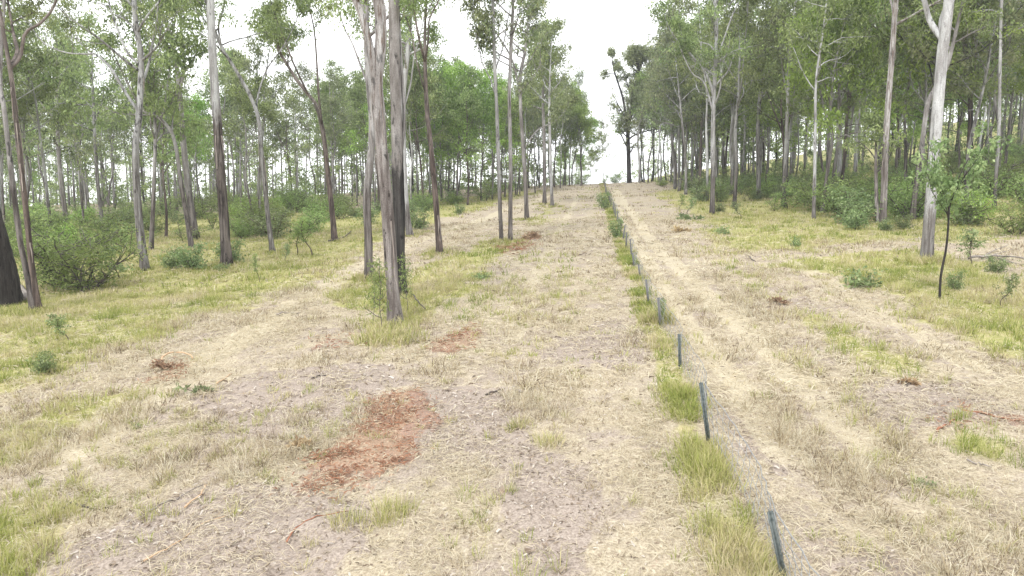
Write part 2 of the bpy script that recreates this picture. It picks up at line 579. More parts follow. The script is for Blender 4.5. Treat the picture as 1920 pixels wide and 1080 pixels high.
m, n, b = new_mat('paddock_ground')
vec = N(n, "ShaderNodeTexCoord").outputs['Object']
za = N(n, "ShaderNodeAttribute", attribute_name='zone')
sep = N(n, "ShaderNodeSeparateColor"); n.links.new(za.outputs['Color'], sep.inputs[0])
nb = noise(n, vec, .55, 6, .62)
nm = noise(n, vec, 3.2, 6, .65, (1, .55, 1))
nf = noise(n, vec, 26, 5, .7)
nf2 = noise(n, vec, 19, 5, .7, (1, .35, 1))
straw = mixc(n, ramp(n, nf, .32, .68), (0.206, 0.168, 0.117), (0.402, 0.349, 0.262))
straw = mixc(n, ramp(n, nf2, .5, .75), straw, (0.493, 0.444, 0.336))
soil = mixc(n, ramp(n, nf, .3, .7), (.166, .134, .115), (.332, .280, .245))
soil = mixc(n, ramp(n, nf2, .6, .8), soil, (.435, .371, .316))
green = mixc(n, ramp(n, nf, .3, .7), (.158, .162, .051), (.332, .316, .134))
green = mixc(n, ramp(n, nm, .45, .75), green, (.411, .356, .205))
red = mixc(n, ramp(n, nf, .35, .65), (.126, .054, .032), (.278, .152, .094))
red = mixc(n, ramp(n, nf2, .55, .75), red, (.348, .266, .196))


def masked(w_, k=.9):
    return ramp(n, math_(n, 'ADD', w_, math_(n, 'MULTIPLY', math_(n, 'SUBTRACT', nm, .5), k)), .35, .65)


soilf = math_(n, 'MAXIMUM', math_(n, 'MULTIPLY', masked(sep.outputs[1], 1.5), .85), math_(n, 'MULTIPLY', ramp(n, math_(n, 'ADD', nb, math_(n, 'MULTIPLY', nm, .4)), .66, .85), .7))
col = mixc(n, soilf, straw, soil)
col = mixc(n, masked(sep.outputs[0]), col, green)
worn = mixc(n, ramp(n, nf, .32, .68), (0.301, 0.255, 0.177), (0.485, 0.436, 0.324))
col = mixc(n, math_(n, 'MULTIPLY', masked(za.outputs['Alpha'], 1.2), .75), col, worn)
col = mixc(n, math_(n, 'MULTIPLY', math_(n, 'MULTIPLY', masked(sep.outputs[2], 2.6), ramp(n, nf, .3, .55)), .68), col, red)
n.links.new(col, b.inputs['Base Color'])
b.inputs['Roughness'].default_value = .95
b.inputs['Specular IOR Level'].default_value = .1
bp = N(n, "ShaderNodeBump", Strength=.45, Distance=.05)
n.links.new(math_(n, 'ADD', math_(n, 'MULTIPLY', nm, .8), math_(n, 'MULTIPLY', nf, .5)), bp.inputs['Height'])
n.links.new(bp.outputs[0], b.inputs['Normal'])
go = link('ground', mesh_np('ground', np.stack([X, Y, Z], -1).reshape(-1, 3), q, None, m, {'zone': zone}, True))
tag(go, 'mown paddock rising to a low crest between two stands of gums', 'ground', kind='structure')


def hz(x, y):
    """height of the built ground sheet"""
    return ground(x, y)


# ------------------------------------------------------------------ grass and litter (stuff)
def sample(n_, d0, d1, g, side=1.45, xmin=None):
    """points in the wedge the photo looks over, even per area"""
    y = np.sqrt(g.uniform(d0 * d0, d1 * d1, n_))
    x = g.uniform(-.5, .5, n_) * (side * y + 3)
    return x, y


def blades(px, py, k, h, wd, g, spread, lean, val, hj=.4):
    """k bent blades round every tuft centre"""
    n_ = len(px) * k
    cx = np.repeat(px, k); cy = np.repeat(py, k)
    hh = np.repeat(np.broadcast_to(h, px.shape), k) * g.uniform(1 - hj, 1 + hj, n_)
    ww = np.repeat(np.broadcast_to(wd, px.shape), k) * g.uniform(.7, 1.3, n_)
    a = g.uniform(0, 2 * np.pi, n_)
    rr = np.repeat(np.broadcast_to(spread, px.shape), k) * np.sqrt(g.random(n_))
    bx = cx + np.cos(a) * rr; by = cy + np.sin(a) * rr
    bz = hz(bx, by) - .02
    da = a + g.normal(0, .9, n_)
    ln = np.repeat(np.broadcast_to(lean, px.shape), k) * g.uniform(.2, 1.4, n_)
    dx = np.cos(da); dy = np.sin(da)
    sx = -dy; sy = dx
    tw = g.uniform(0, np.pi, n_)
    wx = np.cos(tw); wy = np.sin(tw)
    c1 = np.cos(ln * .5); s1 = np.sin(ln * .5); c2 = np.cos(ln * 1.3); s2 = np.sin(ln * 1.3)
    B = np.stack([bx, by, bz], -1)
    D = np.stack([dx, dy], -1)
    M = B + np.stack([dx * s1, dy * s1, c1], -1) * (hh * .55)[:, None]
    T = M + np.stack([dx * s2, dy * s2, c2], -1) * (hh * .5)[:, None]
    Wv = np.stack([wx, wy, np.zeros(n_)], -1) * (ww * .5)[:, None]
    V = np.stack([B - Wv, B + Wv, M + Wv * .75, M - Wv * .75, T], 1).reshape(-1, 3)
    o = np.arange(n_) * 5
    q = np.stack([o, o + 1, o + 2, o + 3], -1); t = np.stack([o + 3, o + 2, o + 4], -1)
    v = np.clip(np.repeat(val, k) + g.normal(0, .16, n_), 0, 1)
    return V, q, t, np.repeat(v, 5)


def merge(parts):
    V = []; q = []; t = []; v = []; n_ = 0
    for a, b_, c, d in parts:
        V.append(a); v.append(d)
        if b_ is not None: q.append(b_ + n_)
        if c is not None: t.append(c + n_)
        n_ += len(a)
    return np.vstack(V), (np.vstack(q) if q else None), (np.vstack(t) if t else None), np.concatenate(v)


STRAW = blade_mat('straw_blades', [(0, (0.123, 0.086, 0.051)), (.28, (0.345, 0.280, 0.176)), (.65, (0.493, 0.432, 0.312)), (1, (0.575, 0.535, 0.414))])
GRASS = blade_mat('grass_blades', [(0, (.150, .198, .040)), (.3, (.253, .284, .067)), (.55, (.363, .363, .134)), (.8, (.458, .403, .213)), (1, (.521, .458, .300))])
REDC = blade_mat('bark_mulch', [(0, (0.117, 0.050, 0.029)), (.45, (0.274, 0.129, 0.072)), (.7, (0.365, 0.217, 0.134)), (1, (0.547, 0.514, 0.390))])
LITTER = blade_mat('leaf_litter', [(0, (.12, .09, .07)), (.25, (.24, .185, .135)), (.7, (.38, .32, .26)), (1, (.54, .50, .45))])

g = np.random.default_rng(11)
dry = []; grn = []
for (cnt, d0, d1, k, hmul, wd, sp) in ((9000, 6, 16, 12, 1, .009, .10), (17000, 16, 34, 9, 1.05, .016, .16), (16000, 34, 70, 8, 1.1, .035, .3), (11000, 70, 155, 7, 1.15, .09, .6)):
    x, y = sample(cnt, d0, d1, g)
    gr, di, re = zones(x, y)
    tk = track(x, y)
    gr = gr * (1 - .75 * tk)
    pat = .55 * fbm(x * .55, y * .55, 61, 4) + .45 * fbm((x - .11 * y) * 1.3, y * .16, 66, 3)
    pat = .5 + (pat - .5) * 1.25
    pat2 = fbm(x * 1.7, y * 1.7, 71, 2)
    # mown straw: patches of short tufts
    p = (.12 + 1.4 * sstep(.44, .60, pat * .55 + pat2 * .45)) * (1 - .8 * di) * (1 - .85 * re) * (1 - .8 * gr) * (1 - .6 * tk)
    s = g.random(cnt) < p
    h = (.11 + .22 * sstep(.45, .72, pat) * (.4 + pat2)) * hmul
    dry.append(blades(x[s], y[s], k, h[s], wd, g, sp, 1.4, np.clip(g.uniform(.0, .95, s.sum()) + (pat2[s] - .5) * .5, 0, 1)))
    # green and yellow-green grass
    p = gr * (.2 + .8 * sstep(.35, .65, pat2 * .6 + pat * .4))
    s = g.random(cnt) < p
    u = x - fence_x(y)
    hb = np.where((u > -1.6) & (u < .8), .22, .22) * hmul * (.7 + .7 * pat2)
    val = np.clip(.5 + (pat - .5) * 1.6 + g.normal(0, .12, cnt), .02, 1)
    grn.append(blades(x[s], y[s], int(k * 1.5), hb[s], wd * 1.05, g, sp * 1.1, .85, val[s]))
    # scattered greener tufts in the straw
    s = g.random(cnt) < (.012 + .12 * sstep(.55, .75, fbm(x * .25, y * .25, 44, 3))) * (1 - gr)
    grn.append(blades(x[s], y[s], k * 2, np.full(s.sum(), .17 * hmul), wd, g, sp * .9, .95, g.uniform(.3, .9, s.sum())))
# the long grass left along the fence
y = 6 + 144 * g.random(4600) ** 2.2
x = fence_x(y) + g.normal(-.16, .19, len(y))
wdt = np.clip(.0012 * y, .009, .1)
keep = fbm(x * .6, y * .6, 93, 2) > .42
x, y, wdt = x[keep], y[keep], wdt[keep]
grn.append(blades(x, y, 12, .13 + .22 * fbm(x * .8, y * .8, 14, 2), wdt, g, .14 + .002 * y, .9, np.clip(.58 + 1.9 * (fbm(x, y * .7, 15, 2) - .5), .05, 1)))
# long unmown grass round the feet of the trees left standing in the clearing
for (px, py, rad, cnt, h) in ((742, 622, .9, 46, .36), (715, 640, .8, 34, .4), (760, 640, .7, 30, .36), (745, 560, .9, 40, .36), (690, 525, .7, 50, .4), (1235, 605, .5, 60, .5),
                              (940, 455, .7, 40, .35), (825, 475, .6, 40, .3), (1738, 492, 1.0, 90, .4), (1030, 830, .25, 14, .25), (735, 965, .3, 26, .28), (650, 985, .25, 14, .25),
                              (105, 975, .3, 26, .3), (980, 800, .2, 10, .2), (260, 745, .3, 14, .2)):
    c = at(px, py); a = g.uniform(0, 6.28, cnt); r_ = rad * np.sqrt(g.random(cnt))
    x = c[0] + np.cos(a) * r_; y = c[1] + np.sin(a) * r_
    grn.append(blades(x, y, 12, h, max(.009, .0009 * c[1]), g, .14, .8, g.uniform(.3, 1.05, cnt)))
V, q, t, v = merge(dry)
tag(link('dry_grass', mesh_np('dry_grass', V, q, t, STRAW, {'v': v})), 'short bleached stubble left by mowing across the clearing', 'dry grass', kind='stuff')


def chips(x, y, L, W, val, g, lift=.03):
    n_ = len(x)
    a = g.uniform(0, 2 * np.pi, n_); tilt = g.normal(0, .22, n_)
    z = hz(x, y) + lift + g.random(n_) * .035
    d = np.stack([np.cos(a) * np.cos(tilt), np.sin(a) * np.cos(tilt), np.sin(tilt)], -1) * (L * g.uniform(.5, 1.5, n_))[:, None]
    roll = g.normal(0, .5, n_)
    s = np.stack([-np.sin(a) * np.cos(roll), np.cos(a) * np.cos(roll), np.sin(roll)], -1) * (W * g.uniform(.6, 1.4, n_))[:, None]
    c = np.stack([x, y, z], -1)
    up = np.zeros((n_, 3)); up[:, 2] = g.uniform(0, .18, n_) * np.linalg.norm(d, axis=1)
    V = np.stack([c - d / 2 - s / 2, c + up - s / 2, c + d / 2 - s * .2, c + d / 2 + s * .2, c + up + s / 2, c - d / 2 + s / 2], 1).reshape(-1, 3)
    o = np.arange(n_) * 6
    q = np.concatenate([np.stack([o, o + 1, o + 4, o + 5], -1), np.stack([o + 1, o + 2, o + 3, o + 4], -1)])
    return V, q, None, np.repeat(np.clip(val, 0, 1), 6)


# mown stalks lying every way
ps = []
for cnt, d0, d1, L, W in ((90000, 6, 15, .16, .0065), (90000, 15, 32, .24, .013), (50000, 32, 70, .42, .03)):
    x, y = sample(cnt, d0, d1, g)
    gr, di, re = zones(x, y)
    pat = .5 * fbm(x * .8, y * .8, 51, 4) + .5 * fbm((x - .11 * y) * 1.5, y * .18, 52, 3)
    s = g.random(cnt) < (.25 + .9 * sstep(.4, .62, pat)) * (1 - .5 * di) * (1 - .5 * gr) * (1 - .55 * re)
    ps.append(chips(x[s], y[s], L, W, .35 + .5 * g.random(s.sum()) + .3 * (pat[s] - .5), g))
V, q, t, v = merge(ps)
tag(link('mown_straw', mesh_np('mown_straw', V, q, t, STRAW, {'v': v})), 'cut straw stalks lying flat over the bare soil', 'straw', kind='stuff')
# fallen leaves and bark flakes on the bare soil
ps = []
for cnt, d0, d1, L, W in ((26000, 6, 16, .075, .022), (24000, 16, 34, .11, .035), (9000, 34, 60, .2, .06)):
    x, y = sample(cnt, d0, d1, g)
    gr, di, re = zones(x, y)
    s = g.random(cnt) < .22 + .75 * di
    ps.append(chips(x[s], y[s], L, W, g.random(s.sum()) ** 1.2, g, .01))
V, q, t, v = merge(ps)
tag(link('leaf_litter', mesh_np('leaf_litter', V, q, t, LITTER, {'v': v})), 'dead leaves and bark flakes scattered over the bare grey soil', 'leaf litter', kind='stuff')
# shredded red bark
ps = []
for w_, P in RED:
    lo = P.min(0) - .6; hi = P.max(0) + .6
    dm = P.mean(0)[1]
    cnt = int(min(16000, 420 * np.prod(hi - lo) * w_ ** .5 * min(1, (14 / dm) ** 1.2)))
    x = g.uniform(lo[0], hi[0], cnt); y = g.uniform(lo[1], hi[1], cnt)
    _, _, re = zones(x, y)
    s = g.random(cnt) < np.clip(re * 1.2, .0, 1) * (.22 + .75 * sstep(.36, .6, fbm(x * 1.7, y * 1.2, 77, 3)))
    ps.append(chips(x[s], y[s], .11 * max(1, dm / 16), .016 * max(1, dm / 16), g.beta(2, 2, s.sum()), g, .05))
V, q, t, v = merge(ps)
tag(link('shredded_bark', mesh_np('shredded_bark', V, q, t, REDC, {'v': v})), 'shredded red brown bark where a tree was mulched', 'bark mulch', kind='stuff')


# ------------------------------------------------------------------ trees
def twig(mb, cl, p, d, L, r, lvl, g, upb, cr_, sides=6):
    n_ = 5 if lvl else 4
    pts = [p]; dd = d
    for _ in range(n_):
        dd = norm(dd + g.normal(0, .17, 3) + np.array([0, 0, upb]))
        pts.append(pts[-1] + dd * L / n_)
    pts = np.array(pts)
    mb.tube(pts, np.linspace(r, r * (.4 if lvl else .25), len(pts)), sides)
    if lvl == 0:
        cl.append((pts[-1], cr_ * g.uniform(.75, 1.3)))
        cl.append((pts[2] + g.normal(0, .25, 3) * cr_, cr_ * g.uniform(.5, .95)))
        return
    k = int(g.integers(3, 6))
    for j in range(k):
        f = g.uniform(.35, .98)
        i0 = min(int(f * n_), n_ - 1)
        pp = pts[i0] + (pts[i0 + 1] - pts[i0]) * (f * n_ - i0)
        di = norm(pts[i0 + 1] - pts[i0])
        side = g.normal(0, 1, 3); side -= di * (side @ di); side = norm(side)
        twig(mb, cl, pp, norm(di + side * g.uniform(.6, 1.1)), L * g.uniform(.35, .6), r * (1 - .6 * f) * .55, lvl - 1, g, upb, cr_, max(4, sides - 1))
    twig(mb, cl, pts[-1], dd, L * .45, r * .4, lvl - 1, g, upb, cr_, max(4, sides - 1))


def crown_on(mb, cl, axis_pts, rad, zmin, nl, length, g, elev=(.25, 1.0), cr_=.75, lvl=1, upb=.06):
    """limbs and leaf clumps on the axis above zmin"""
    zs = axis_pts[:, 2]
    ok = np.where(zs >= zmin)[0]
    if len(ok) < 2: return
    ph = g.uniform(0, 6.28)
    for k in range(nl):
        f = (k + g.uniform(.1, .9)) / nl
        s = ok[0] + f * (len(axis_pts) - 1 - ok[0])
        i0 = min(int(s), len(axis_pts) - 2)
        p = axis_pts[i0] + (axis_pts[i0 + 1] - axis_pts[i0]) * (s - i0)
        r = rad[i0]
        ph += 2.4 + g.normal(0, .35)
        e = g.uniform(*elev)
        d = np.array([math.cos(ph) * math.cos(e), math.sin(ph) * math.cos(e), math.sin(e)])
        L = length * (1.05 - .6 * f) * g.uniform(.7, 1.25)
        twig(mb, cl, p, d, L, min(r * .55, .035 * L + .01), lvl, g, upb, cr_)
    twig(mb, cl, axis_pts[-1], norm(axis_pts[-1] - axis_pts[-3]), length * .35, rad[-1], lvl, g, upb, cr_)


def proto(bark_, leaf_, H, cbase, nl, length, r0, g, per=24, L=.30, W=.11, cr_=.85, lean=.02, fork=False, elev=(.25, 1.0)):
    """trunk mesh and crown mesh of a forest tree standing at the origin"""
    mb = MB(); cl = []
    P = [np.array([0, 0, -.4])]
    off = np.zeros(2)
    for k in range(1, 7):
        off = off + g.normal(0, .012 * H, 2) + np.array([lean * H / 6, 0])
        P.append(np.array([off[0], off[1], H * .94 * k / 6]))
    ax = smooth_path(P, 26)
    f = np.linspace(0, 1, 26)
    rad = r0 * ((1 - f) ** .8 * .88 + .12) * (1 + .4 * np.exp(-np.clip(ax[:, 2], 0, None) / .5))
    mb.tube(ax, rad, 9, .05, g)
    crown_on(mb, cl, ax, rad, H * cbase, nl, length, g, elev, cr_)
    if fork:
        i0 = int(26 * g.uniform(.35, .5))
        a = g.uniform(0, 6.28)
        d = np.array([math.cos(a) * .45, math.sin(a) * .45, 1.0])
        Q = [ax[i0]]
        for k in range(4): d = norm(d + np.array([0, 0, .12]) + g.normal(0, .05, 3)); Q.append(Q[-1] + d * H * .12)
        Q = smooth_path(Q, 12); rr = rad[i0] * np.linspace(.75, .25, 12)
        mb.tube(Q, rr, 8, .04, g)
        crown_on(mb, cl, Q, rr, Q[5][2], max(3, nl // 2), length * .8, g, elev, cr_)
    # a few bare dead limbs low on the trunk
    for k in range(2):
        i0 = int(g.integers(8, 14)); a = g.uniform(0, 6.28)
        d = np.array([math.cos(a), math.sin(a), .5]); pts = [ax[i0]]
        for _ in range(3): d = norm(d + g.normal(0, .2, 3)); pts.append(pts[-1] + d * .5)
        mb.tube(pts, np.linspace(.05, .015, 4), 5)
    tm = mb.mesh('trunk', BARK[bark_])
    V, q, v = leaves([c for c, _ in cl], [r for _, r in cl], per, L, W, g)
    cm = mesh_np('crown', V, q, None, LEAF[leaf_], {'v': v})
    return tm, cm


def place(name, tm, cm, loc, rz, sc, label, cat, group=None, tilt=(0, 0), pn=('trunk', 'crown')):
    e = bpy.data.objects.new(name, None); C.objects.link(e)
    e.empty_display_size = .5
    e.location = tuple(float(c) for c in loc); e.rotation_euler = (tilt[0], tilt[1], rz); e.scale = (sc, sc, sc) if np.isscalar(sc) else sc
    tag(e, label, cat, group)
    link(pn[0], tm, e); link(pn[1], cm, e)
    return e


def copy_tree(src, loc, rz, sc, label, group, tilt=(0, 0)):
    e = src.copy(); C.objects.link(e)
    e.location = tuple(float(c) for c in loc); e.rotation_euler = (tilt[0], tilt[1], rz); e.scale = (sc, sc, sc) if np.isscalar(sc) else sc
    e['label'] = label
    if group: e['group'] = group
    elif 'group' in e: del e['group']
    for ch in src.children:
        c = ch.copy(); C.objects.link(c); c.parent = e
    return e


# ---- the trees one can tell apart, each along its own trunk line in the photo
# (label, category, bark, leaf, width px foot, width px end, trunk pixels, limbs [(pixels, w0, w1)], total height m, crown base m, limb count, limb length)
HERO = [
    ('massive fire-hollowed trunk flaring at its foot, cut by the left edge of the photo', 'dark', 'gum', 72, 22, [(8, 574), (4, 520), (-4, 450), (-12, 380), (-22, 250)], [], 24, 13, 8, 3.5),
    ('slender brown trunk leaning left, right-hand one of the crossing pair beside the hollow trunk', 'brown', 'gum', 12, 8, [(74, 583), (62, 500), (53, 389), (42, 270), (35, 180), (31, 130)],
     [([(31, 130), (18, 95), (0, 70), (-20, 40)], 9, 5), ([(31, 130), (38, 105), (46, 62), (75, 42), (100, 8), (110, -40)], 7, 4)], 19, 12.5, 8, 3.6),
    ('slender paler trunk leaning far left, left-hand of the crossing pair beside the hollow trunk', 'grey', 'gum', 12, 8, [(64, 584), (50, 520), (33, 444), (17, 333), (0, 205), (-10, 140)], [], 21, 12, 8, 3.2),
    ('mottled grey gum with a long bare limb reaching left, right of the big shrub', 'mottled', 'gum', 16, 9, [(273, 507), (260, 420), (253, 333), (251, 270), (256, 211), (258, 111), (247, 40), (239, -20)],
     [([(245, 200), (225, 165), (194, 122), (160, 95), (139, 92), (85, 86)], 6, 3), ([(256, 130), (240, 100), (222, 60), (205, 10), (198, -40)], 5, 3)], 25, 9.5, 13, 4.2),
    ('slim grey trunk leaning left, front one of a pair right of the mottled gum', 'grey', 'gum', 10, 6, [(361, 468), (350, 410), (338, 340), (329, 280), (318, 245), (295, 220), (268, 208)], [], 15, 8, 8, 3.0),
    ('tall grey gum curving left above, rear one of the pair right of the mottled gum', 'grey', 'dull', 14, 7, [(369, 449), (354, 360), (344, 267), (337, 180), (331, 120), (318, 60), (300, 20), (280, -5)],
     [([(325, 110), (310, 80), (285, 50), (258, 36)], 5, 2), ([(340, 180), (345, 130), (340, 60), (338, 0)], 6, 4)], 23, 11, 11, 4.0),
    ('straight thick gum, rough brown below and smooth white above, near the left meadow edge', 'halfbark', 'gum', 20, 14, [(425, 497), (421, 440), (411, 311), (404, 220), (397, 139), (391, 40), (389, -20)], [], 27, 15.5, 9, 4.0),
    ('leaning gum with a black foot and a long upper stem sloping left', 'mottled', 'gum', 10, 6, [(512, 474), (505, 430), (498, 370), (490, 290), (484, 225), (468, 180), (440, 130), (415, 90), (400, 55)],
     [([(484, 225), (478, 190), (492, 130), (512, 95), (530, 60)], 4, 2), ([(415, 90), (412, 50), (425, 10), (430, -30)], 4, 2)], 18, 12.5, 8, 3.6),
    ('thin dark bowed tree with wispy bare branches, alone against the white sky', 'brown', 'gum', 11, 5, [(628, 452), (622, 400), (612, 320), (602, 245), (588, 195), (570, 172), (545, 140), (524, 107), (510, 85)],
     [([(600, 235), (597, 180), (593, 120), (588, 60), (580, 20)], 5, 2), ([(570, 172), (555, 125), (542, 85), (530, 50)], 4, 2)], 17, 12.5, 6, 2.4),
    ('dark-footed trunk with a pale middle, standing just left of the twin central trunks', 'grey', 'gum', 17, 12, [(691, 526), (690, 450), (687, 370), (694, 290), (696, 230), (690, 157), (684, 60), (682, -20)],
     [([(692, 170), (672, 120), (650, 70), (632, 40)], 5, 2)], 24, 11, 11, 3.8),
    ('big central gum with peeling ribbon bark forking high into two pale stems', 'peel', 'gum', 27, 23, [(743, 606), (737, 550), (732, 480), (725, 380), (716, 290), (710, 210), (706, 150), (713, 80), (712, 20), (706, -40)],
     [([(706, 170), (698, 110), (688, 60), (674, 15), (655, -25)], 18, 14)], 29, 16, 10, 4.5),
    ('big central gum with a fire-blackened lower trunk, behind the peeling one', 'char', 'gum', 25, 20, [(752, 556), (748, 480), (749, 400), (746, 320), (744, 220), (741, 120), (739, 40), (738, -40)],
     [([(755, 330), (757, 230), (752, 130), (748, 60)], 8, 6)], 28, 16, 10, 4.2),
    ('white-barked trunk with a burnt foot, seen right behind the central pair', 'white', 'gum', 13, 9, [(770, 443), (763, 400), (759, 330), (757, 250), (758, 180), (766, 110)],
     [([(758, 215), (770, 160), (778, 110), (790, 70)], 4, 2)], 22, 12, 9, 3.2),
    ('thin red-brown stringy tree forking into upright twigs, right of the central pair', 'brown', 'gum', 13, 7, [(825, 476), (820, 420), (814, 353), (806, 270), (798, 200), (794, 110)],
     [([(794, 110), (786, 70), (779, 20), (772, -20)], 5, 3), ([(794, 112), (803, 80), (806, 40), (824, 5), (832, -25)], 4, 2), ([(797, 180), (782, 120), (770, 60), (756, 20)], 3, 2)], 17.5, 13, 8, 2.2),
    ('thin grey pole tree, left of two close together ending the green strip', 'pale', 'dull', 8, 6, [(941, 455), (938, 400), (935, 315), (932, 220), (928, 126), (924, 0)],
     [([(931, 190), (920, 150), (905, 120), (898, 90)], 3, 2), ([(929, 130), (944, 80), (950, 40), (958, 0)], 3, 2)], 20, 12.5, 11, 2.6),
    ('thin brown pole tree, right of two close together ending the green strip', 'grey', 'dull', 9, 6, [(957, 455), (957, 400), (957, 280), (955, 180), (958, 90), (962, 0)], [], 20, 12, 12, 2.8),
    ('leaning grey trunk with a black-banded foot, at the outer edge of the left stand', 'grey', 'dull', 9, 6, [(988, 412), (986, 360), (981, 278), (976, 200), (976, 140), (984, 100)],
     [([(988, 285), (1003, 248), (1020, 235), (1036, 228)], 3, 2), ([(976, 170), (962, 120), (945, 90), (930, 70)], 4, 2)], 21, 11, 12, 3.6),
    ('grey post-straight trunk in a tight pair at the clearing edge', 'grey', 'gum', 8, 6, [(1021, 383), (1021, 330), (1020, 260), (1018, 180)], [], 21, 9, 12, 3.4),
    ('slim white trunk footed in bright grass, outermost of the left stand', 'white', 'gum', 7, 5, [(1036, 388), (1033, 330), (1031, 260), (1030, 190)], [], 20, 10, 11, 3.0),
    ('grey slim trunk rising behind the largest shrub, second of three there', 'grey', 'gum', 10, 6, [(128, 441), (121, 380), (114, 311), (111, 230), (110, 156)], [], 20, 8, 12, 3.6),
    ('pale straight trunk behind the largest shrub, farthest right-hand of the tall slim ones', 'pale', 'gum', 8, 5.5, [(158, 404), (151, 330), (146, 278), (136, 190), (131, 140)], [], 22, 9, 12, 3.6),
    ('pale dark-streaked trunk just left of the mottled gum', 'mottled', 'gum', 8, 6, [(194, 447), (189, 390), (183, 333), (179, 260), (177, 194)], [], 19, 8, 12, 3.4),
    ('thin whitish trunk between the crossing pair and the slim grey trunk', 'pale', 'gum', 6, 4, [(101, 468), (97, 400), (94, 333), (89, 261)], [], 15, 8, 9, 2.8),
    ('thin white pole tree just right of the straight thick gum, seen against the sky', 'white', 'gum', 8, 5, [(452, 390), (448, 320), (445, 230), (443, 140)], [], 22, 10, 10, 2.8),
    # right of the track
    ('snapped-off bare orange-white dead trunk among the forest trees', 'white', 'gum', 8, 6, [(1603, 345), (1604, 300), (1604, 260), (1606, 220)], [], .1, 50, 0, 1),
    ('tall black ironbark standing at the crest beside the track end', 'dark', 'gum', 9, 6, [(1180, 343), (1178, 290), (1177, 240), (1188, 190), (1196, 140)],
     [([(1177, 245), (1168, 190), (1158, 160), (1150, 140)], 5, 3)], 25, 5.0, 30, 5.0),
    ('thin white bent trunk just right of the black ironbark at the crest', 'white', 'dull', 5, 3, [(1199, 343), (1199, 310), (1196, 270), (1198, 240), (1205, 200)], [], 19, 9, 9, 2.8),
    ('straight white slim trunk in the front row near the crest', 'white', 'gum', 5, 4, [(1273, 349), (1272, 310), (1272, 260), (1270, 200)], [], 22, 9, 11, 3.4),
    ('pale gum with dark foot and wide white fork, at the right meadow edge', 'pale', 'gum', 10, 6.5, [(1335, 403), (1337, 330), (1337, 260), (1339, 185), (1342, 120), (1344, 60), (1343, 0)],
     [([(1338, 190), (1330, 150), (1312, 120), (1288, 92), (1272, 75)], 6, 2), ([(1337, 210), (1326, 170), (1316, 150), (1300, 140), (1288, 120)], 4, 2), ([(1343, 115), (1358, 70), (1372, 30), (1388, -5)], 4, 2)], 25, 9, 13, 3.8),
    ('dark brown slim trunk in a tight pair left of the pale forked gum', 'brown', 'gum', 6, 4, [(1311, 359), (1313, 310), (1315, 250), (1316, 190)], [], 23, 10, 11, 3.4),
    ('pale gum with black burnt foot, right of the pale forked gum', 'pale', 'gum', 7, 5, [(1370, 367), (1373, 320), (1370, 280), (1374, 220), (1378, 185)], [], 23, 9, 12, 3.4),
    ('grey gum with leaning upper stem splitting among dark foliage', 'mottled', 'dull', 9, 6, [(1423, 375), (1422, 320), (1421, 250), (1424, 190), (1431, 140), (1432, 80)],
     [([(1431, 140), (1420, 90), (1405, 50), (1390, 15)], 5, 3), ([(1432, 100), (1446, 60), (1452, 20), (1450, -20)], 5, 3)], 25, 10, 14, 3.8),
    ('thin crooked pale trunk between the grey gum and the black-footed one', 'pale', 'gum', 5, 4, [(1394, 349), (1393, 310), (1396, 270), (1398, 215)], [], 21, 10, 9, 3.0),
    ('slim pale gum with thin upswept white branches, left of the shrub thicket', 'pale', 'dull', 7.5, 4.5, [(1468, 390), (1470, 330), (1473, 250), (1474, 189), (1477, 110), (1484, 28)],
     [([(1474, 190), (1465, 150), (1455, 115)], 3, 1), ([(1474, 180), (1486, 140), (1498, 110)], 3, 1)], 23, 10, 12, 3.4),
    ('white gum with one long bare limb slanting up left, behind the shrub thicket', 'white', 'gum', 10, 6, [(1573, 362), (1575, 290), (1577, 222), (1583, 140), (1588, 83), (1592, 0)],
     [([(1579, 190), (1568, 160), (1550, 130), (1535, 103)], 4, 2), ([(1577, 245), (1566, 220), (1552, 208)], 3, 1)], 26, 11, 14, 3.8),
    ('brown and grey slim trunk left of the white gum with the bare limb', 'grey', 'dull', 8, 6, [(1551, 356), (1553, 300), (1555, 240), (1558, 180)], [], 24, 10, 12, 3.4),
    ('thick double trunk, dark stringy bark beside a pale strip, front of the right forest', 'peel', 'gum', 13, 9, [(1655, 420), (1658, 350), (1661, 270), (1665, 200), (1672, 111), (1677, 40), (1680, -20)],
     [([(1646, 419), (1649, 360), (1654, 300), (1661, 240)], 9, 6)], 28, 13, 13, 4.0),
    ('smooth grey gum leaning right, half hidden behind the biggest white gum', 'grey', 'gum', 10, 8, [(1710, 416), (1716, 350), (1724, 290), (1735, 200), (1752, 160), (1770, 122)], [], 20, 11, 9, 3.4),
    ('biggest white gum on the right, forking near the top of the photo', 'white', 'gum', 22, 19, [(1737, 490), (1739, 420), (1742, 340), (1745, 250), (1748, 170), (1751, 100), (1753, 60)],
     [([(1751, 78), (1744, 40), (1734, 5), (1722, -35)], 12, 10), ([(1752, 70), (1757, 40), (1763, 5), (1768, -35)], 16, 12)], 23, 18, 10, 4.5),
    ('black thin trunk in the forest right of the biggest white gum', 'dark', 'bright', 8, 6, [(1820, 348), (1820, 280), (1818, 194), (1810, 110), (1806, 60)], [], 22, 8, 14, 4.0),
    ('thin smooth pale pole tree near the right edge of the photo', 'pale', 'bright', 7, 5, [(1864, 391), (1866, 320), (1868, 250), (1868, 120), (1869, 0)], [], 24, 12, 10, 3.2),
]

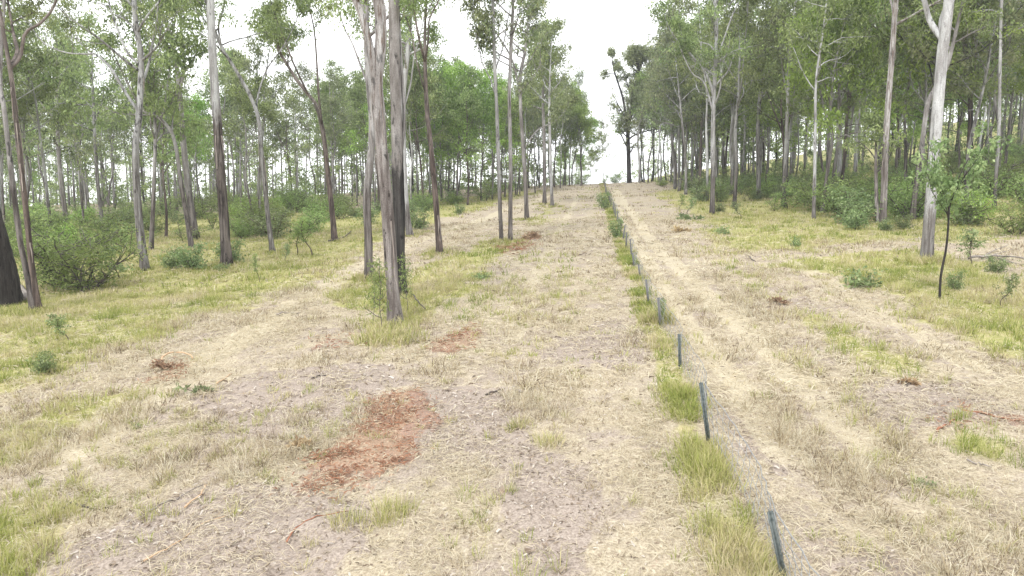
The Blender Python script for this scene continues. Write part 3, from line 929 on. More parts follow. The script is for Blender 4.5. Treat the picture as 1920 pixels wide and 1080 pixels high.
RIBBON = simple('shed_bark', (.13, .10, .085), (.33, .29, .26), 6, .9, (1, 1, .2))
HPOS = []
for hi_, (label, bk, lf, w0, w1, pts, limbs, H, cb, nl, ll) in enumerate(HERO):
    g = np.random.default_rng(100 + hi_)
    base = at(*pts[0]); D = base[1]
    HPOS.append(base[:2])
    P = np.array([up_at(px, py, D) - base for px, py in pts])
    # small wander in depth so the trunk is not flat
    P[:, 1] += np.linspace(0, 1, len(P)) * g.normal(0, .5)
    P[0] = [0, 0, -.35]
    d = norm(P[-1] - P[-2]); d = norm(d + np.array([0, 0, .8]))
    last = P[-1]; w_end = w1
    ext = []
    k = max(0, H - last[2])
    if k > .5:
        for j in range(3):
            d = norm(d + np.array([0, 0, .15]) + g.normal(0, .06, 3)); last = last + d * k / 3; ext.append(last)
    PP = np.vstack([P] + ([np.array(ext)] if ext else []))
    ns = 46
    ax = smooth_path(PP, ns)
    zt = P[-1][2]
    kpx = .93 * D / F / 2
    zz = np.clip(ax[:, 2], 0, None)
    rad = np.where(zz <= zt, (w0 + (w1 - w0) * zz / zt), w1 * (1 - .85 * np.clip((zz - zt) / max(H - zt, .1), 0, 1))) * kpx
    fl = .38 if hi_ else .0
    rad = rad * (1 + fl * np.exp(-zz / .4))
    mb = MB(); cl = []
    mb.tube(ax, rad, 14, .045 if bk not in ('white',) else .02, g)
    near = D < 48
    cr_ = .68 if near else (.85 if D < 90 else 1.05)
    per, L, W = (40, .20, .06) if near else ((30, .29, .095) if D < 90 else (38, .42, .16))
    nl = int(nl * 1.25)
    e = bpy.data.objects.new('gum_tree' if bk != 'dark' else 'ironbark_tree', None); C.objects.link(e)
    e.location = tuple(float(c) for c in base)
    tag(e, label, 'tree')
    mbt = mb
    if nl: crown_on(mbt, cl, ax, rad, cb, nl, ll, g, (.3, 1.05), cr_)
    for lp, a, b_ in limbs:
        Q = np.array([up_at(px, py, D) - base for px, py in lp])
        Q[:, 1] += np.linspace(0, 1, len(Q)) * g.normal(0, 1.0)
        i0 = np.argmin(np.linalg.norm(ax - Q[0], axis=1)); Q[0] = ax[i0]
        if Q[0][2] < 1: Q[0] = [(up_at(*lp[0], D) - base)[0], 0, -.3]
        else:
            dd = norm(norm(Q[-1] - Q[-2]) + np.array([0, 0, .35]))
            if len(lp) > 3 or Q[-1][2] > 10: Q = np.vstack([Q, Q[-1] + dd * 1.6, Q[-1] + norm(dd + np.array([0, 0, .3])) * 3.0])
        sp = smooth_path(Q, 20)
        rr = np.linspace(a, b_ * .6, 20) * kpx
        lm = MB(); lm.tube(sp, rr, 9, .03, g)
        link('limb', lm.mesh('limb', BARK[bk if bk != 'char' else 'grey']), e)
        crown_on(mbt, cl, sp, rr, sp[9][2], 4, ll * .55, g, (.3, 1.05), cr_ * .9)
    link('trunk', mb.mesh('trunk', BARK[bk]), e)
    if bk in ('peel', 'halfbark', 'brown', 'mottled') and D < 60:
        for _ in range(9):
            k_ = int(g.integers(7, 30)); a = g.uniform(0, 6.28); rr = rad[k_] * 1.02
            p0 = ax[k_] + np.array([math.cos(a), math.sin(a), 0]) * rr
            ln = g.uniform(.6, 2.2); pts = [p0]
            for q_ in range(5):
                o_ = rr * (1.0 + .25 * (q_ + 1) * g.uniform(.2, .8))
                kk = np.argmin(abs(ax[:, 2] - (p0[2] - ln * (q_ + 1) / 5)))
                pts.append(np.array([ax[kk][0] + math.cos(a + g.normal(0, .08)) * o_, ax[kk][1] + math.sin(a) * o_, p0[2] - ln * (q_ + 1) / 5]))
            rb = MB(); sd_ = np.array([-math.sin(a), math.cos(a), 0]) * g.uniform(.015, .04); nn_ = np.array([math.cos(a), math.sin(a), 0]) * .006
            Vr = []
            for t_, p in enumerate(pts): w_ = 1 - .12 * t_; Vr += [p - sd_ * w_, p + sd_ * w_, p + sd_ * w_ + nn_, p - sd_ * w_ + nn_]
            Qr = [[4 * t_ + u_, 4 * t_ + (u_ + 1) % 4, 4 * t_ + 4 + (u_ + 1) % 4, 4 * t_ + 4 + u_] for t_ in range(5) for u_ in range(4)]
            rb.add(Vr, Qr); link('bark_ribbon', rb.mesh('bark_ribbon', RIBBON), e)
    if not cl: continue
    V, q, v = leaves([c for c, _ in cl], [r for _, r in cl], per, L, W, g)
    link('crown', mesh_np('crown', V, q, None, LEAF[lf], {'v': v}), e)
HPOS = np.array(HPOS)

# ragged grass at the feet of those trees
g = np.random.default_rng(19)
for p in HPOS:
    if p[1] > 110: continue
    cnt = 45; a = g.uniform(0, 6.28, cnt); r_ = .25 + .75 * np.abs(g.normal(0, 1, cnt))
    x = p[0] + np.cos(a) * r_; y = p[1] + np.sin(a) * r_
    grn.append(blades(x, y, 9, .26, max(.012, .0009 * p[1]), g, .16, .9, g.uniform(.15, 1, cnt)))
V, q, t, v = merge(grn)
tag(link('green_grass', mesh_np('green_grass', V, q, t, GRASS, {'v': v})), 'yellow green grass along the fence and in front of the trees', 'grass', kind='stuff')

# ---- forest trees: a few kinds, copied
g = np.random.default_rng(5)
KINDS = []
for bk, lf, H, cb, nl, ll, r0, fork, per, nm_ in (
        ('pale', 'gum', 21, .34, 17, 4.0, .155, True, 25, 'gum_tree'), ('white', 'gum', 22, .38, 16, 3.8, .15, False, 25, 'gum_tree'),
        ('grey', 'gum', 20, .31, 17, 4.2, .16, True, 26, 'gum_tree'), ('grey', 'dull', 22, .36, 16, 3.8, .15, False, 26, 'gum_tree'),
        ('brown', 'gum', 20, .32, 17, 4.0, .15, True, 26, 'gum_tree'), ('mottled', 'dull', 21, .34, 17, 4.0, .17, False, 25, 'gum_tree'),
        ('pale', 'bright', 17, .34, 16, 3.4, .13, False, 32, 'gum_tree'), ('grey', 'bright', 16, .30, 17, 3.6, .13, True, 32, 'gum_tree'),
        ('dark', 'dull', 20, .31, 18, 4.2, .17, False, 28, 'ironbark_tree'), ('pale', 'dull', 18, .48, 11, 2.6, .10, False, 22, 'gum_tree')):
    KINDS.append((nm_, bk, lf) + proto(bk, lf, H, cb, nl, ll, r0, g, per, L=.34, W=.125, cr_=.95, fork=fork))
WORD = {'pale': 'pale', 'white': 'white-barked', 'grey': 'grey', 'brown': 'brown', 'mottled': 'mottled', 'dark': 'black'}
LWORD = {'gum': 'mid green', 'dull': 'dull olive', 'bright': 'bright green'}


def edge_l(D): return np.interp(D, [45, 60, 80, 100, 120, 140, 160, 175], [-21, -17, -11.5, -5.5, 3.0, 11.0, 14.0, 14])
def edge_r(D): return np.interp(D, [45, 60, 80, 100, 120, 150, 200], [28, 24, 22.5, 23.5, 25, 26.5, 25])


def scatter(n_, test, dmin, g, have, lo, hi):
    res = []; tries = 0
    while len(res) < n_ and tries < 60000:
        tries += 1
        D = math.sqrt(g.uniform(lo * lo, hi * hi))
        x = g.uniform(-.74 * D - 4, .74 * D + 4)
        if not test(x, D): continue
        p = np.array([x, D])
        if len(have) and (np.linalg.norm(np.array(have) - p, axis=1) < dmin).any(): continue
        res.append(p); have.append(p)
    return res


have = [p for p in HPOS]
spots_l = scatter(30, lambda x, D: edge_l(D) - 15 < x < edge_l(D) - 0.3, 2.0, g, have, 92, 156)
spots_r = scatter(30, lambda x, D: edge_r(D) + 15 > x > edge_r(D) + 0.3, 2.0, g, have, 95, 156)
spots_l += scatter(58, lambda x, D: x < edge_l(D) - 0.3, 3.0, g, have, 52, 152)
spots_r += scatter(84, lambda x, D: x > edge_r(D) + 0.3, 2.6, g, have, 55, 150)
SRC = {}
for side, spots, wts in (('left', spots_l, [3, 2, 4, 3, 3, 3, 2, 2.5, 1.5, 2]), ('right', spots_r, [3, 3, 3, 3, 2, 3, 2, 2, 2, 2])):
    wts = np.array(wts) / sum(wts)
    for (x, D) in spots:
        k = g.choice(len(KINDS), p=wts)
        nm_, bk, lf, tm, cm = KINDS[k]
        if side == 'left':
            rowd = 'front of' if x > edge_l(D) - 9 else ('middle of' if D < 95 else 'far side of')
            label = f'{WORD[bk]} trunk, {LWORD[lf]} crown, {rowd} the open stand left of the clearing'
            sc = g.uniform(.82, 1.08)
        else:
            rowd = 'front of' if x < edge_r(D) + 9 else ('middle of' if D < 95 else 'far side of')
            label = f'{WORD[bk]} trunk, {LWORD[lf]} crown, {rowd} the dense forest right of the track'
            sc = g.uniform(.98, 1.32)
        loc = (x, D, hz(x, D) - .05)
        grp = f'{WORD[bk]} {LWORD[lf]} trees, {rowd} the {side} stand'
        tl = (g.normal(0, .03), g.normal(0, .03))
        sc3 = (sc, sc, sc * g.uniform(.92, 1.12))
        if k not in SRC:
            SRC[k] = place(nm_, tm, cm, loc, g.uniform(0, 6.28), sc3, label, 'tree', grp, tl)
        else:
            copy_tree(SRC[k], loc, g.uniform(0, 6.28), sc3, label, grp, tl)
for (x, D, k, sc) in ((-7.6, 104, 7, 1.15), (-10.5, 110, 6, 1.15), (-4.5, 108, 7, 1.1), (-13, 101, 6, 1.1), (13.2, 141, 7, 1.05), (11.2, 143, 6, 1.1), (14.2, 150, 7, .95)):
    copy_tree(SRC[k], (x, D, hz(x, D) - .05), g.uniform(0, 6.28), sc, 'fresh bright green crowned gum at the clearing edge of the left stand' if D < 130 else 'fresh bright green crowned gum ending the left stand at the crest',
              'bright crowned gums along the left edge' if D < 130 else 'bright crowned gums at the crest')
# small trees over the crest, where track and sky meet
for (x, D, sc, k) in ((15.5, 180, .42, 0), (17.5, 186, .5, 7), (13.5, 184, .55, 6), (20, 188, .5, 2), (11.5, 178, .6, 7), (22.5, 182, .7, 3), (18.8, 178, .35, 1)):
    copy_tree(SRC[k] if k in SRC else list(SRC.values())[0], (x, D, hz(x, D)), g.uniform(0, 6.28), sc, 'small hazy tree seen over the crest where the track ends', 'small trees over the crest')
for (x, D, k) in ((27.5, 149, 3), (29.5, 156, 8), (32, 148, 3), (30.5, 143, 5), (35, 152, 8), (33.5, 160, 2)):
    copy_tree(SRC[k] if k in SRC else list(SRC.values())[0], (x, D, hz(x, D)), g.uniform(0, 6.28), g.uniform(1.05, 1.25), 'leafy forest tree crowding beside the black ironbark at the crest', 'trees beside the crest ironbark')

# ---- the woods farther off, one mass
MASS = []
g = np.random.default_rng(77)
pv = []; lv = []
tr_ = MB(); cc = []; rr_ = []
for (cnt, test, lo, hi) in ((45, lambda x, D: x < edge_l(min(D, 170)) - 3, 150, 260), (30, lambda x, D: x < edge_l(D) - 16, 100, 150), (160, lambda x, D: x > edge_r(min(D, 200)) + 3 + max(0, D - 170) * .12, 105, 260)):
    for (x, D) in scatter(cnt, test, 3.5, g, [], lo, hi):
        z0 = float(hz(x, D)); H = g.uniform(17, 25); lx = g.normal(0, .5)
        ax = smooth_path([[x, D, z0 - .3], [x + lx * .4, D, z0 + H * .5], [x + lx, D, z0 + H * .95]], 8)
        tr_.tube(ax, np.linspace(.22, .05, 8), 6)
        for _ in range(30):
            f = g.uniform(.33, 1)
            p = ax[int(f * 7)]
            a = g.uniform(0, 6.28); r_ = 3.2 * (1.15 - f) * math.sqrt(g.random()) + .3
            cc.append(p + np.array([math.cos(a) * r_, math.sin(a) * r_, g.normal(0, .6)])); rr_.append(g.uniform(.7, 1.5))
wood = bpy.data.objects.new('distant_woodland', None); C.objects.link(wood)
tag(wood, 'far trees merging into one mass behind both stands', 'woodland', kind='stuff')
for (cnt, test, lo, hi) in ((420, lambda x, D: x < edge_l(min(D, 170)) - 1, 112, 200), (210, lambda x, D: x > edge_r(D) + 3, 105, 210)):
    for (x, D) in scatter(cnt, test, 1.5, g, [], lo, hi):
        z0 = float(hz(x, D))
        for _ in range(5):
            cc.append(np.array([x + g.normal(0, .8), D + g.normal(0, .8), z0 + .3 + 5.5 * g.random() ** 1.4])); rr_.append(g.uniform(.5, 1.1))
for (x, D) in scatter(150, lambda x, D: x < edge_l(min(D, 170)) - 1, 1.8, g, [], 105, 185):
    z0 = float(hz(x, D)); H = g.uniform(13, 20); lx = g.normal(0, .5)
    ax = smooth_path([[x, D, z0 - .3], [x + lx * .4, D, z0 + H * .5], [x + lx, D, z0 + H * .95]], 8)
    tr_.tube(ax, np.linspace(.14, .04, 8), 6)
    for _ in range(8):
        f = g.uniform(.4, 1); cc.append(ax[int(f * 7)] + g.normal(0, .9, 3)); rr_.append(g.uniform(.6, 1.1))
V, q, v = leaves(cc, rr_, 22, .5, .2, g)
a_ = link('trunks', tr_.mesh('trunks', BARK['grey']), wood); tag(a_, kind='stuff')
a_ = link('canopy', mesh_np('canopy', V, q, None, LEAF['gum'], {'v': v}), wood); tag(a_, kind='stuff')


# ------------------------------------------------------------------ shrubs and saplings
def shrub_proto(h, spread, stems, lf, g, per=40, L=.11, W=.04, cr_=.32, bk='brown', lvl=1):
    mb = MB(); cl = []
    for _ in range(stems):
        a = g.uniform(0, 6.28); e = g.uniform(.9, 1.45)
        d = np.array([math.cos(a) * math.cos(e), math.sin(a) * math.cos(e), math.sin(e)])
        p = np.array([math.cos(a), math.sin(a), 0]) * .08 * spread; p[2] = -.1
        pts = [p]
        for _ in range(5): d = norm(d + g.normal(0, .12, 3)); pts.append(pts[-1] + d * h * .16)
        pts = np.array(pts)
        mb.tube(pts, np.linspace(.022 * h, .008 * h, 6) * .5, 6)
        for k in range(int(g.integers(7, 11))):
            f = g.uniform(.08, 1) * 5; i0 = min(int(f), 4)
            pp = pts[i0] + (pts[i0 + 1] - pts[i0]) * (f - i0)
            b_ = g.uniform(0, 6.28)
            twig(mb, cl, pp, norm(np.array([math.cos(b_), math.sin(b_), g.uniform(.1, .8)])), spread * g.uniform(.35, .7), .008 * h, 0, g, .05, cr_, 4)
    V, q, v = leaves([c for c, _ in cl], [r for _, r in cl], per, L, W, g, hang=.2)
    return mb.mesh('stem', BARK[bk]), mesh_np('foliage', V, q, None, LEAF[lf], {'v': v})


def sapling_proto(h, spread, lf, g, per=26, L=.13, W=.05, cr_=.25, base=.3, twigs=14, bend=.05, bk='brown', thick=.016):
    mb = MB(); cl = []
    P = [np.array([0, 0, -.1])]
    for k in range(1, 6): P.append(np.array([P[-1][0] + g.normal(0, bend * h), P[-1][1] + g.normal(0, bend * h), h * .92 * k / 5]))
    ax = smooth_path(P, 14)
    mb.tube(ax, np.linspace(thick * h, .004 * h, 14), 7)
    for k in range(twigs):
        f = base + (1 - base) * (k + g.random()) / twigs
        i0 = min(int(f * 13), 12); p = ax[i0]
        a = k * 2.4 + g.normal(0, .4); e = g.uniform(.1, .9)
        twig(mb, cl, p, np.array([math.cos(a) * math.cos(e), math.sin(a) * math.cos(e), math.sin(e)]), spread * (1.2 - .8 * f) * g.uniform(.6, 1.2), .006 * h, 0, g, .08, cr_, 4)
    V, q, v = leaves([c for c, _ in cl], [r for _, r in cl], per, L, W, g, hang=.3)
    return mb.mesh('stem', BARK[bk]), mesh_np('foliage', V, q, None, LEAF[lf], {'v': v})


def slender_proto(g):
    mb = MB(); cl = []
    st = smooth_path([[0, 0, -.1], [.02, 0, .8], [-.10, .05, 1.7], [-.16, 0, 2.5], [-.10, .05, 3.1]], 14)
    mb.tube(st, np.linspace(.055, .036, 14), 7, .05, g)
    for az, el, L in ((.3, 1.1, 2.7), (2.2, 1.25, 3.1), (3.6, 1.1, 2.5), (4.9, 1.3, 2.9), (1.2, 1.4, 3.2), (5.7, .9, 2.0), (4.2, 1.45, 3.0)):
        d = np.array([math.cos(az) * math.cos(el), math.sin(az) * math.cos(el), math.sin(el)])
        p = st[int(g.integers(9, 14))]; pts = [p]
        for _ in range(6): d = norm(d + g.normal(0, .16, 3)); pts.append(pts[-1] + d * L / 6)
        pts = np.array(pts); mb.tube(pts, np.linspace(.022, .008, 7), 6)
        for _ in range(int(g.integers(5, 9))):
            f = g.uniform(.2, 1) * 6; i0 = min(int(f), 5)
            twig(mb, cl, pts[i0], norm(g.normal(0, 1, 3) + [0, 0, .35]), g.uniform(.35, .8), .007, 0, g, .05, .3, 4)
    V, q, v = leaves([c for c, _ in cl], [r for _, r in cl], 19, .20, .08, g, hang=.25)
    return mb.mesh('stem', BARK['dark']), mesh_np('foliage', V, q, None, LEAF['broad'], {'v': v})


g = np.random.default_rng(31)
SH = {
    'wattle': shrub_proto(3.4, 2.0, 9, 'shrub', g, 26, .17, .05, .6, 'grey'),
    'wattle_b': shrub_proto(2.6, 1.5, 6, 'shrub', g, 20, .18, .06, .5),
    'wattle_c': shrub_proto(2.4, 1.3, 4, 'broad', g, 16, .19, .075, .48),
    'thin': shrub_proto(3.0, 1.1, 3, 'shrub', g, 16, .19, .06, .46),
    'bright': shrub_proto(2.2, 1.3, 5, 'bright', g, 24, .16, .06, .44),
    'low': shrub_proto(1.2, .95, 5, 'broad', g, 11, .15, .06, .3),
    'weed': shrub_proto(.55, .5, 4, 'broad', g, 5, .12, .05, .14),
    'sap': sapling_proto(3.0, .9, 'shrub', g, 26, .14, .05, .28, .35, 14),
    'sap_b': sapling_proto(2.0, .8, 'broad', g, 22, .14, .06, .25, .25, 12),
    'slender': slender_proto(g),
    'regrowth': sapling_proto(3.0, .8, 'shrub', g, 13, .20, .04, .34, .25, 15, .03, 'grey', .006),
    'broad': sapling_proto(2.2, .9, 'broad', g, 26, .17, .08, .3, .2, 14),
}
PSRC = {}


def plant(kind, px, py, hpx, label, cat='shrub', name='shrub', group=None, wide=1.0, pos=None):
    """a plant standing at a pixel, hpx tall in the photo"""
    hts = {'wattle': 3.6, 'wattle_b': 2.8, 'wattle_c': 2.6, 'thin': 3.2, 'bright': 2.4, 'low': 1.2, 'weed': .6, 'sap': 3.1, 'sap_b': 2.1, 'broad': 2.3, 'slender': 6.2, 'regrowth': 3.1}
    if pos is None: pos = at(px, py)
    sc = hpx * pos[1] / F / hts[kind]
    s3 = (sc * wide, sc * wide, sc)
    rzz = rng.uniform(0, 6.28)
    if (kind, name) in PSRC: return copy_tree(PSRC[(kind, name)], pos, rzz, s3, label, group)
    tm, fm = SH[kind]
    o = place(name, tm, fm, pos, rzz, s3, label, cat, group, pn=('stem', 'foliage'))
    PSRC[(kind, name)] = o
    return o


# left
plant('wattle', 165, 545, 140, 'largest dense green shrub, behind the crossing pair of trunks', wide=1.25)
plant('wattle', 110, 540, 150, 'dense green shrub left of the largest one, close to the crossing trunks', wide=1.0)
plant('wattle_b', 130, 470, 90, 'bushy green shrub behind the largest shrub', wide=1.2)
plant('wattle_b', 60, 470, 90, 'bushy shrub between the hollow trunk and the largest shrub', wide=1.1)
plant('wattle_b', 195, 455, 75, 'bright bushy shrub behind and right of the largest shrub', wide=1.2)
plant('broad', 224, 521, 66, 'broad-leaved dark sapling at the right side of the largest shrub', 'sapling', 'sapling', wide=1.3)
plant('low', 325, 503, 38, 'round dark green bush right of the mottled gum', wide=1.1)
plant('low', 368, 505, 52, 'dark bush at the foot of the leaning grey pair', wide=.9)
plant('low', 440, 492, 45, 'leafy bush against the foot of the straight thick gum')
plant('weed', 420, 507, 18, 'low leafy weeds in front of the straight thick gum', 'weed', 'leafy_weed', wide=1.5)
plant('sap', 487, 530, 60, 'thin sparse sapling alone in the left meadow', 'sapling', 'sapling', wide=.7)
plant('sap_b', 536, 492, 40, 'small leafy sapling right of the black-footed leaning gum', 'sapling', 'sapling', wide=.8)
plant('sap', 586, 482, 80, 'tall thin sapling left of the dark bowed tree', 'sapling', 'sapling', wide=1.1)
plant('sap', 558, 478, 62, 'leafy sapling between the black-footed gum and the bowed tree', 'sapling', 'sapling', wide=1.3)
plant('wattle_b', 575, 440, 62, 'grey-green bush in front of the left stand near the bowed tree', wide=1.3)
plant('bright', 463, 436, 52, 'rounded bright green bush between two gums', wide=1.3)
plant('wattle_b', 520, 425, 55, 'dense bush behind the black-footed leaning gum', wide=1.2)
plant('wattle_b', 640, 410, 50, 'dense bush behind the bowed tree', wide=1.3)
plant('low', 790, 430, 42, 'leafy bush right of the burnt-footed white trunk', wide=1.0)
plant('bright', 788, 388, 34, 'bright bush left of the red-brown stringy tree', wide=1.5)
plant('low', 858, 402, 22, 'small leafy bush in the upper left meadow', wide=.8)
plant('bright', 920, 366, 30, 'bushy green shrub at the rim of the left stand', wide=1.2)
plant('sap_b', 128, 640, 62, 'small leafy sapling in the grass in front of the crossing trunks', 'sapling', 'sapling', wide=1.2)
plant('low', 82, 700, 46, 'blue-green leafy weed at the left edge of the mown ground', wide=.8)
plant('weed', 255, 803, 14, 'tiny green seedling alone on the mown straw', 'weed', 'leafy_weed')
plant('regrowth', 716, 628, 165, 'tall spindly sapling in front of the big peeling gum', 'sapling', 'sapling', wide=.85)
plant('regrowth', 765, 585, 120, 'spindly sapling right of the fire-blackened trunk', 'sapling', 'sapling', wide=.8)
plant('regrowth', 700, 604, 130, 'leafy regrowth stem left of the big peeling gum', 'sapling', 'sapling', wide=.6)
plant('weed', 905, 523, 16, 'flat leafy weed on the straw right of the green strip', 'weed', 'leafy_weed', wide=1.8)
# right
plant('slender', 1762, 562, 355, 'tall sapling with a thin black bent stem in front of the biggest white gum', 'sapling', 'slender_sapling', wide=.78)
plant('weed', 1622, 538, 44, 'dark leafy weed clump beside the mown track on the right', 'weed', 'leafy_weed', wide=1.2)
plant('sap_b', 1824, 495, 75, 'bushy leafy sapling right of the biggest white gum', 'sapling', 'sapling', wide=1.2)
plant('sap_b', 1876, 575, 70, 'leafy sapling near the right edge of the photo', 'sapling', 'sapling', wide=.9)
plant('low', 1862, 512, 34, 'low blue-green bush near the fallen grey branches')
plant('low', 1795, 545, 40, 'low weed beside the black-stemmed sapling', wide=.7)
plant('wattle_b', 1905, 440, 90, 'grey-green shrub cut by the right edge of the photo', wide=1.0)
plant('low', 1818, 425, 55, 'leafy bush in the grass behind the bushy sapling', wide=1.0)
plant('wattle_b', 1545, 395, 85, 'dense grey-green shrub at the left end of the thicket', wide=1.2)
plant('wattle_b', 1580, 405, 80, 'dense shrub in the middle of the thicket below the white gum', wide=1.3)
plant('low', 1590, 420, 50, 'pale bush at the front of the thicket', wide=1.3)
plant('wattle_b', 1625, 385, 75, 'dark shrub left of the thick double trunk', wide=1.2)
plant('low', 1600, 430, 40, 'blue-green bush lowest in the front of the thicket', wide=1.0)
plant('wattle_b', 1690, 410, 70, 'shrub between the double trunk and the leaning grey gum', wide=1.1)
plant('low', 1660, 432, 24, 'small bush at the foot of the double trunk')
plant('low', 1700, 430, 30, 'dark low bush in front of the leaning grey gum')
plant('sap', 1273, 395, 34, 'small blue-green sapling right of the wheel tracks', 'sapling', 'sapling', wide=1.2)
plant('sap_b', 1289, 402, 36, 'thin sapling left of the pale forked gum', 'sapling', 'sapling', wide=1.1)
plant('sap_b', 1389, 410, 36, 'bluish sapling right of the pale forked gum', 'sapling', 'sapling', wide=1.2)
plant('low', 1317, 378, 30, 'bush behind and left of the pale forked gum', wide=1.2)
plant('low', 1348, 398, 18, 'small bush at the right foot of the pale forked gum', wide=1.2)
plant('weed', 1357, 440, 22, 'small dark weed in the right meadow', 'weed', 'leafy_weed')
plant('weed', 1494, 462, 24, 'single upright weed in the middle of the right meadow', 'weed', 'leafy_weed', wide=.7)
plant('low', 1416, 376, 20, 'bush at the foot of the grey gum with leaning stem', wide=1.1)
plant('bright', 1240, 350, 16, 'low bright bush near the crest right of the track', wide=1.5)
plant('bright', 1295, 345, 22, 'bright green bush at the forest edge near the crest', wide=1.6)
for k_, (x, D, h) in enumerate(((10, 170, 3.2), (12.6, 174, 4.0), (15, 172, 2.6), (16.4, 178, 4.2), (21.5, 172, 2.4), (24, 170, 3.2))):
    plant('wattle' if k_ % 2 else 'thin', 0, 0, h * F / D, 'hazy bush rising behind the crest where the track ends', 'shrub', 'crest_bush', 'bushes behind the crest', 1.3, np.array([x, D, float(hz(x, D))]))
plant('low', 1137, 392, 34, 'leafy bush growing through the far fence', wide=.7)
plant('low', 1160, 448, 40, 'leafy bush growing through the fence halfway up', wide=.6)
plant('sap_b', 1236, 612, 60, 'scrappy bush round a fence post at mid distance', wide=.6)
plant('weed', 1735, 912, 20, 'dark green weed tuft on the mown ground at the lower right', 'weed', 'leafy_weed', wide=1.8)

# undergrowth under both stands, copies
g = np.random.default_rng(91)
have = []
for side, cnt, test, lo, hi in (('left', 100, lambda x, D: x < edge_l(D) - 1, 48, 112), ('right', 135, lambda x, D: x > edge_r(D) + 1.5, 45, 120)):
    for (x, D) in scatter(cnt, test, 2.2, g, have, lo, hi):
        k = g.choice(['wattle', 'wattle_b', 'bright', 'low', 'wattle_c', 'thin'], p=[.10, .16, .12, .16, .20, .26])
        word = {'wattle': 'tall green', 'wattle_b': 'bushy green', 'bright': 'bright green', 'low': 'low broad-leaved', 'wattle_c': 'loose broad-leaved', 'thin': 'thin upright shrubby'}[k]
        h = {'wattle': 3.3, 'wattle_b': 2.8, 'bright': 2.3, 'low': 1.5, 'wattle_c': 2.5, 'thin': 3.0}[k] * g.uniform(.7, 1.35)
        where = 'under the open stand left of the clearing' if side == 'left' else 'under the dense forest right of the track'
        nm2 = 'sapling' if k == 'thin' else 'shrub'  # the thin ones are undergrowth shrubs too, only named sapling
        plant(k, 0, 0, h * F / D, f'{word} {nm2} {where}', nm2, nm2, group=f'{word} {nm2}s, {side} undergrowth', wide=g.uniform(1.0, 1.5), pos=np.array([x, D, float(hz(x, D))]))

# ------------------------------------------------------------------ fence
PAINT = simple('green_black_paint', (.033, .045, .043), (.107, .123, .119), 22, .65)
GALV = simple('galvanised_wire', (0.206, 0.217, 0.221), (0.286, 0.290, 0.295), 50, .4)
RUST = simple('weathered_steel', (.074, .078, .078), (.139, .135, .131), 40, .6)
fence = bpy.data.objects.new('wire_fence', None); C.objects.link(fence)
f0 = at(1470, 1088); fence.location = tuple(float(c) for c in f0)
tag(fence, 'sagging wire netting fence on dark steel star posts, running straight up to the crest', 'fence')
posts = []
known = [(1470, 1088, 1443, 958), (1329, 834, 1314, 717), (1275, 691, 1273, 626), (1238, 614, 1234, 558), (1216, 572, 1211, 524), (1200, 522, 1197, 496), (1189, 503, 1186, 474)]
for bx, by, tx, ty in known:
    b0 = at(bx, by); posts.append((b0, up_at(tx, ty, b0[1])))
# one more post behind the camera's lower edge carries the wire out of the frame
b0 = np.array([fence_x(4.6), 4.6, float(hz(fence_x(4.6), 4.6))]); posts.insert(0, (b0, b0 + np.array([-.12, 0, 1.0])))
D = posts[-1][0][1] + 4.6
g = np.random.default_rng(3)
while D < 150:
    x = fence_x(D) + g.normal(0, .04); z = float(hz(x, D)); b0 = np.array([x, D, z])
    posts.append((b0, b0 + np.array([g.normal(0, .04), g.normal(0, .04), g.uniform(.95, 1.15)])))
    D += 4.6


def star_post(b0, t0, wdt):
    """three-flanged steel post"""
    ax_ = norm(t0 - b0); b1 = b0 - ax_ * .3
    ref = norm(np.cross(ax_, [0, 1, 0])); r2 = np.cross(ax_, ref)
    mb = MB()
    for k in range(3):
        a = 2 * np.pi * k / 3 + .5
        d = ref * math.cos(a) + r2 * math.sin(a); s = np.cross(ax_, d) * .006
        o = d * wdt
        V = []
        for p in (b1, t0):
            V += [p - s, p + s, p + o + s * .7, p + o - s * .7]
        mb.add(V, [[0, 1, 5, 4], [1, 2, 6, 5], [2, 3, 7, 6], [3, 0, 4, 7], [4, 5, 6, 7], [3, 2, 1, 0]])
    return mb


for i, (b0, t0) in enumerate(posts):
    mb = star_post(b0 - f0, t0 - f0, .042 if b0[1] < 40 else .05)
    link('post', mb.mesh('post', PAINT if i < 4 else RUST, smooth=False), fence)
ROWS = [.98, .80, .62, .44, .26, .10]
cols = []
for i in range(len(posts) - 1):
    (a0, a1), (c0, c1) = posts[i], posts[i + 1]
    Dm = (a0[1] + c0[1]) / 2
    if Dm > 110: break
    m_ = 16 if Dm < 20 else (10 if Dm < 45 else 4)
    for s_ in np.linspace(0, 1, m_, endpoint=False):
        L = []
        for f in ROWS:
            p = (a0 + (a1 - a0) * f) * (1 - s_) + (c0 + (c1 - c0) * f) * s_
            sag = math.sin(math.pi * s_)
            L.append(p + np.array([.05 + sag * .30 * f + g.normal(0, .012), g.normal(0, .02), -sag * (.24 * f + .02) + g.normal(0, .012)]))
        cols.append(L)
cols = np.array(cols) - f0
nc, nr = cols.shape[:2]
ii = np.arange(nc - 1)[:, None] * nr + np.arange(nr - 1)[None]
nq = np.stack([ii, ii + 1, ii + nr + 1, ii + nr], -1).reshape(-1, 4)
net = link('netting', mesh_np('netting', cols.reshape(-1, 3), nq, None, GALV), fence)
wf = net.modifiers.new('wire', 'WIREFRAME'); wf.thickness = .009; wf.use_even_offset = False; wf.use_boundary = True
tw = MB(); tw.tube(np.vstack([[cols[k, 0] + np.array([0, 0, .012]) for k in range(nc)]]), .005, 4)
link('top_wire', tw.mesh('top_wire', GALV), fence)

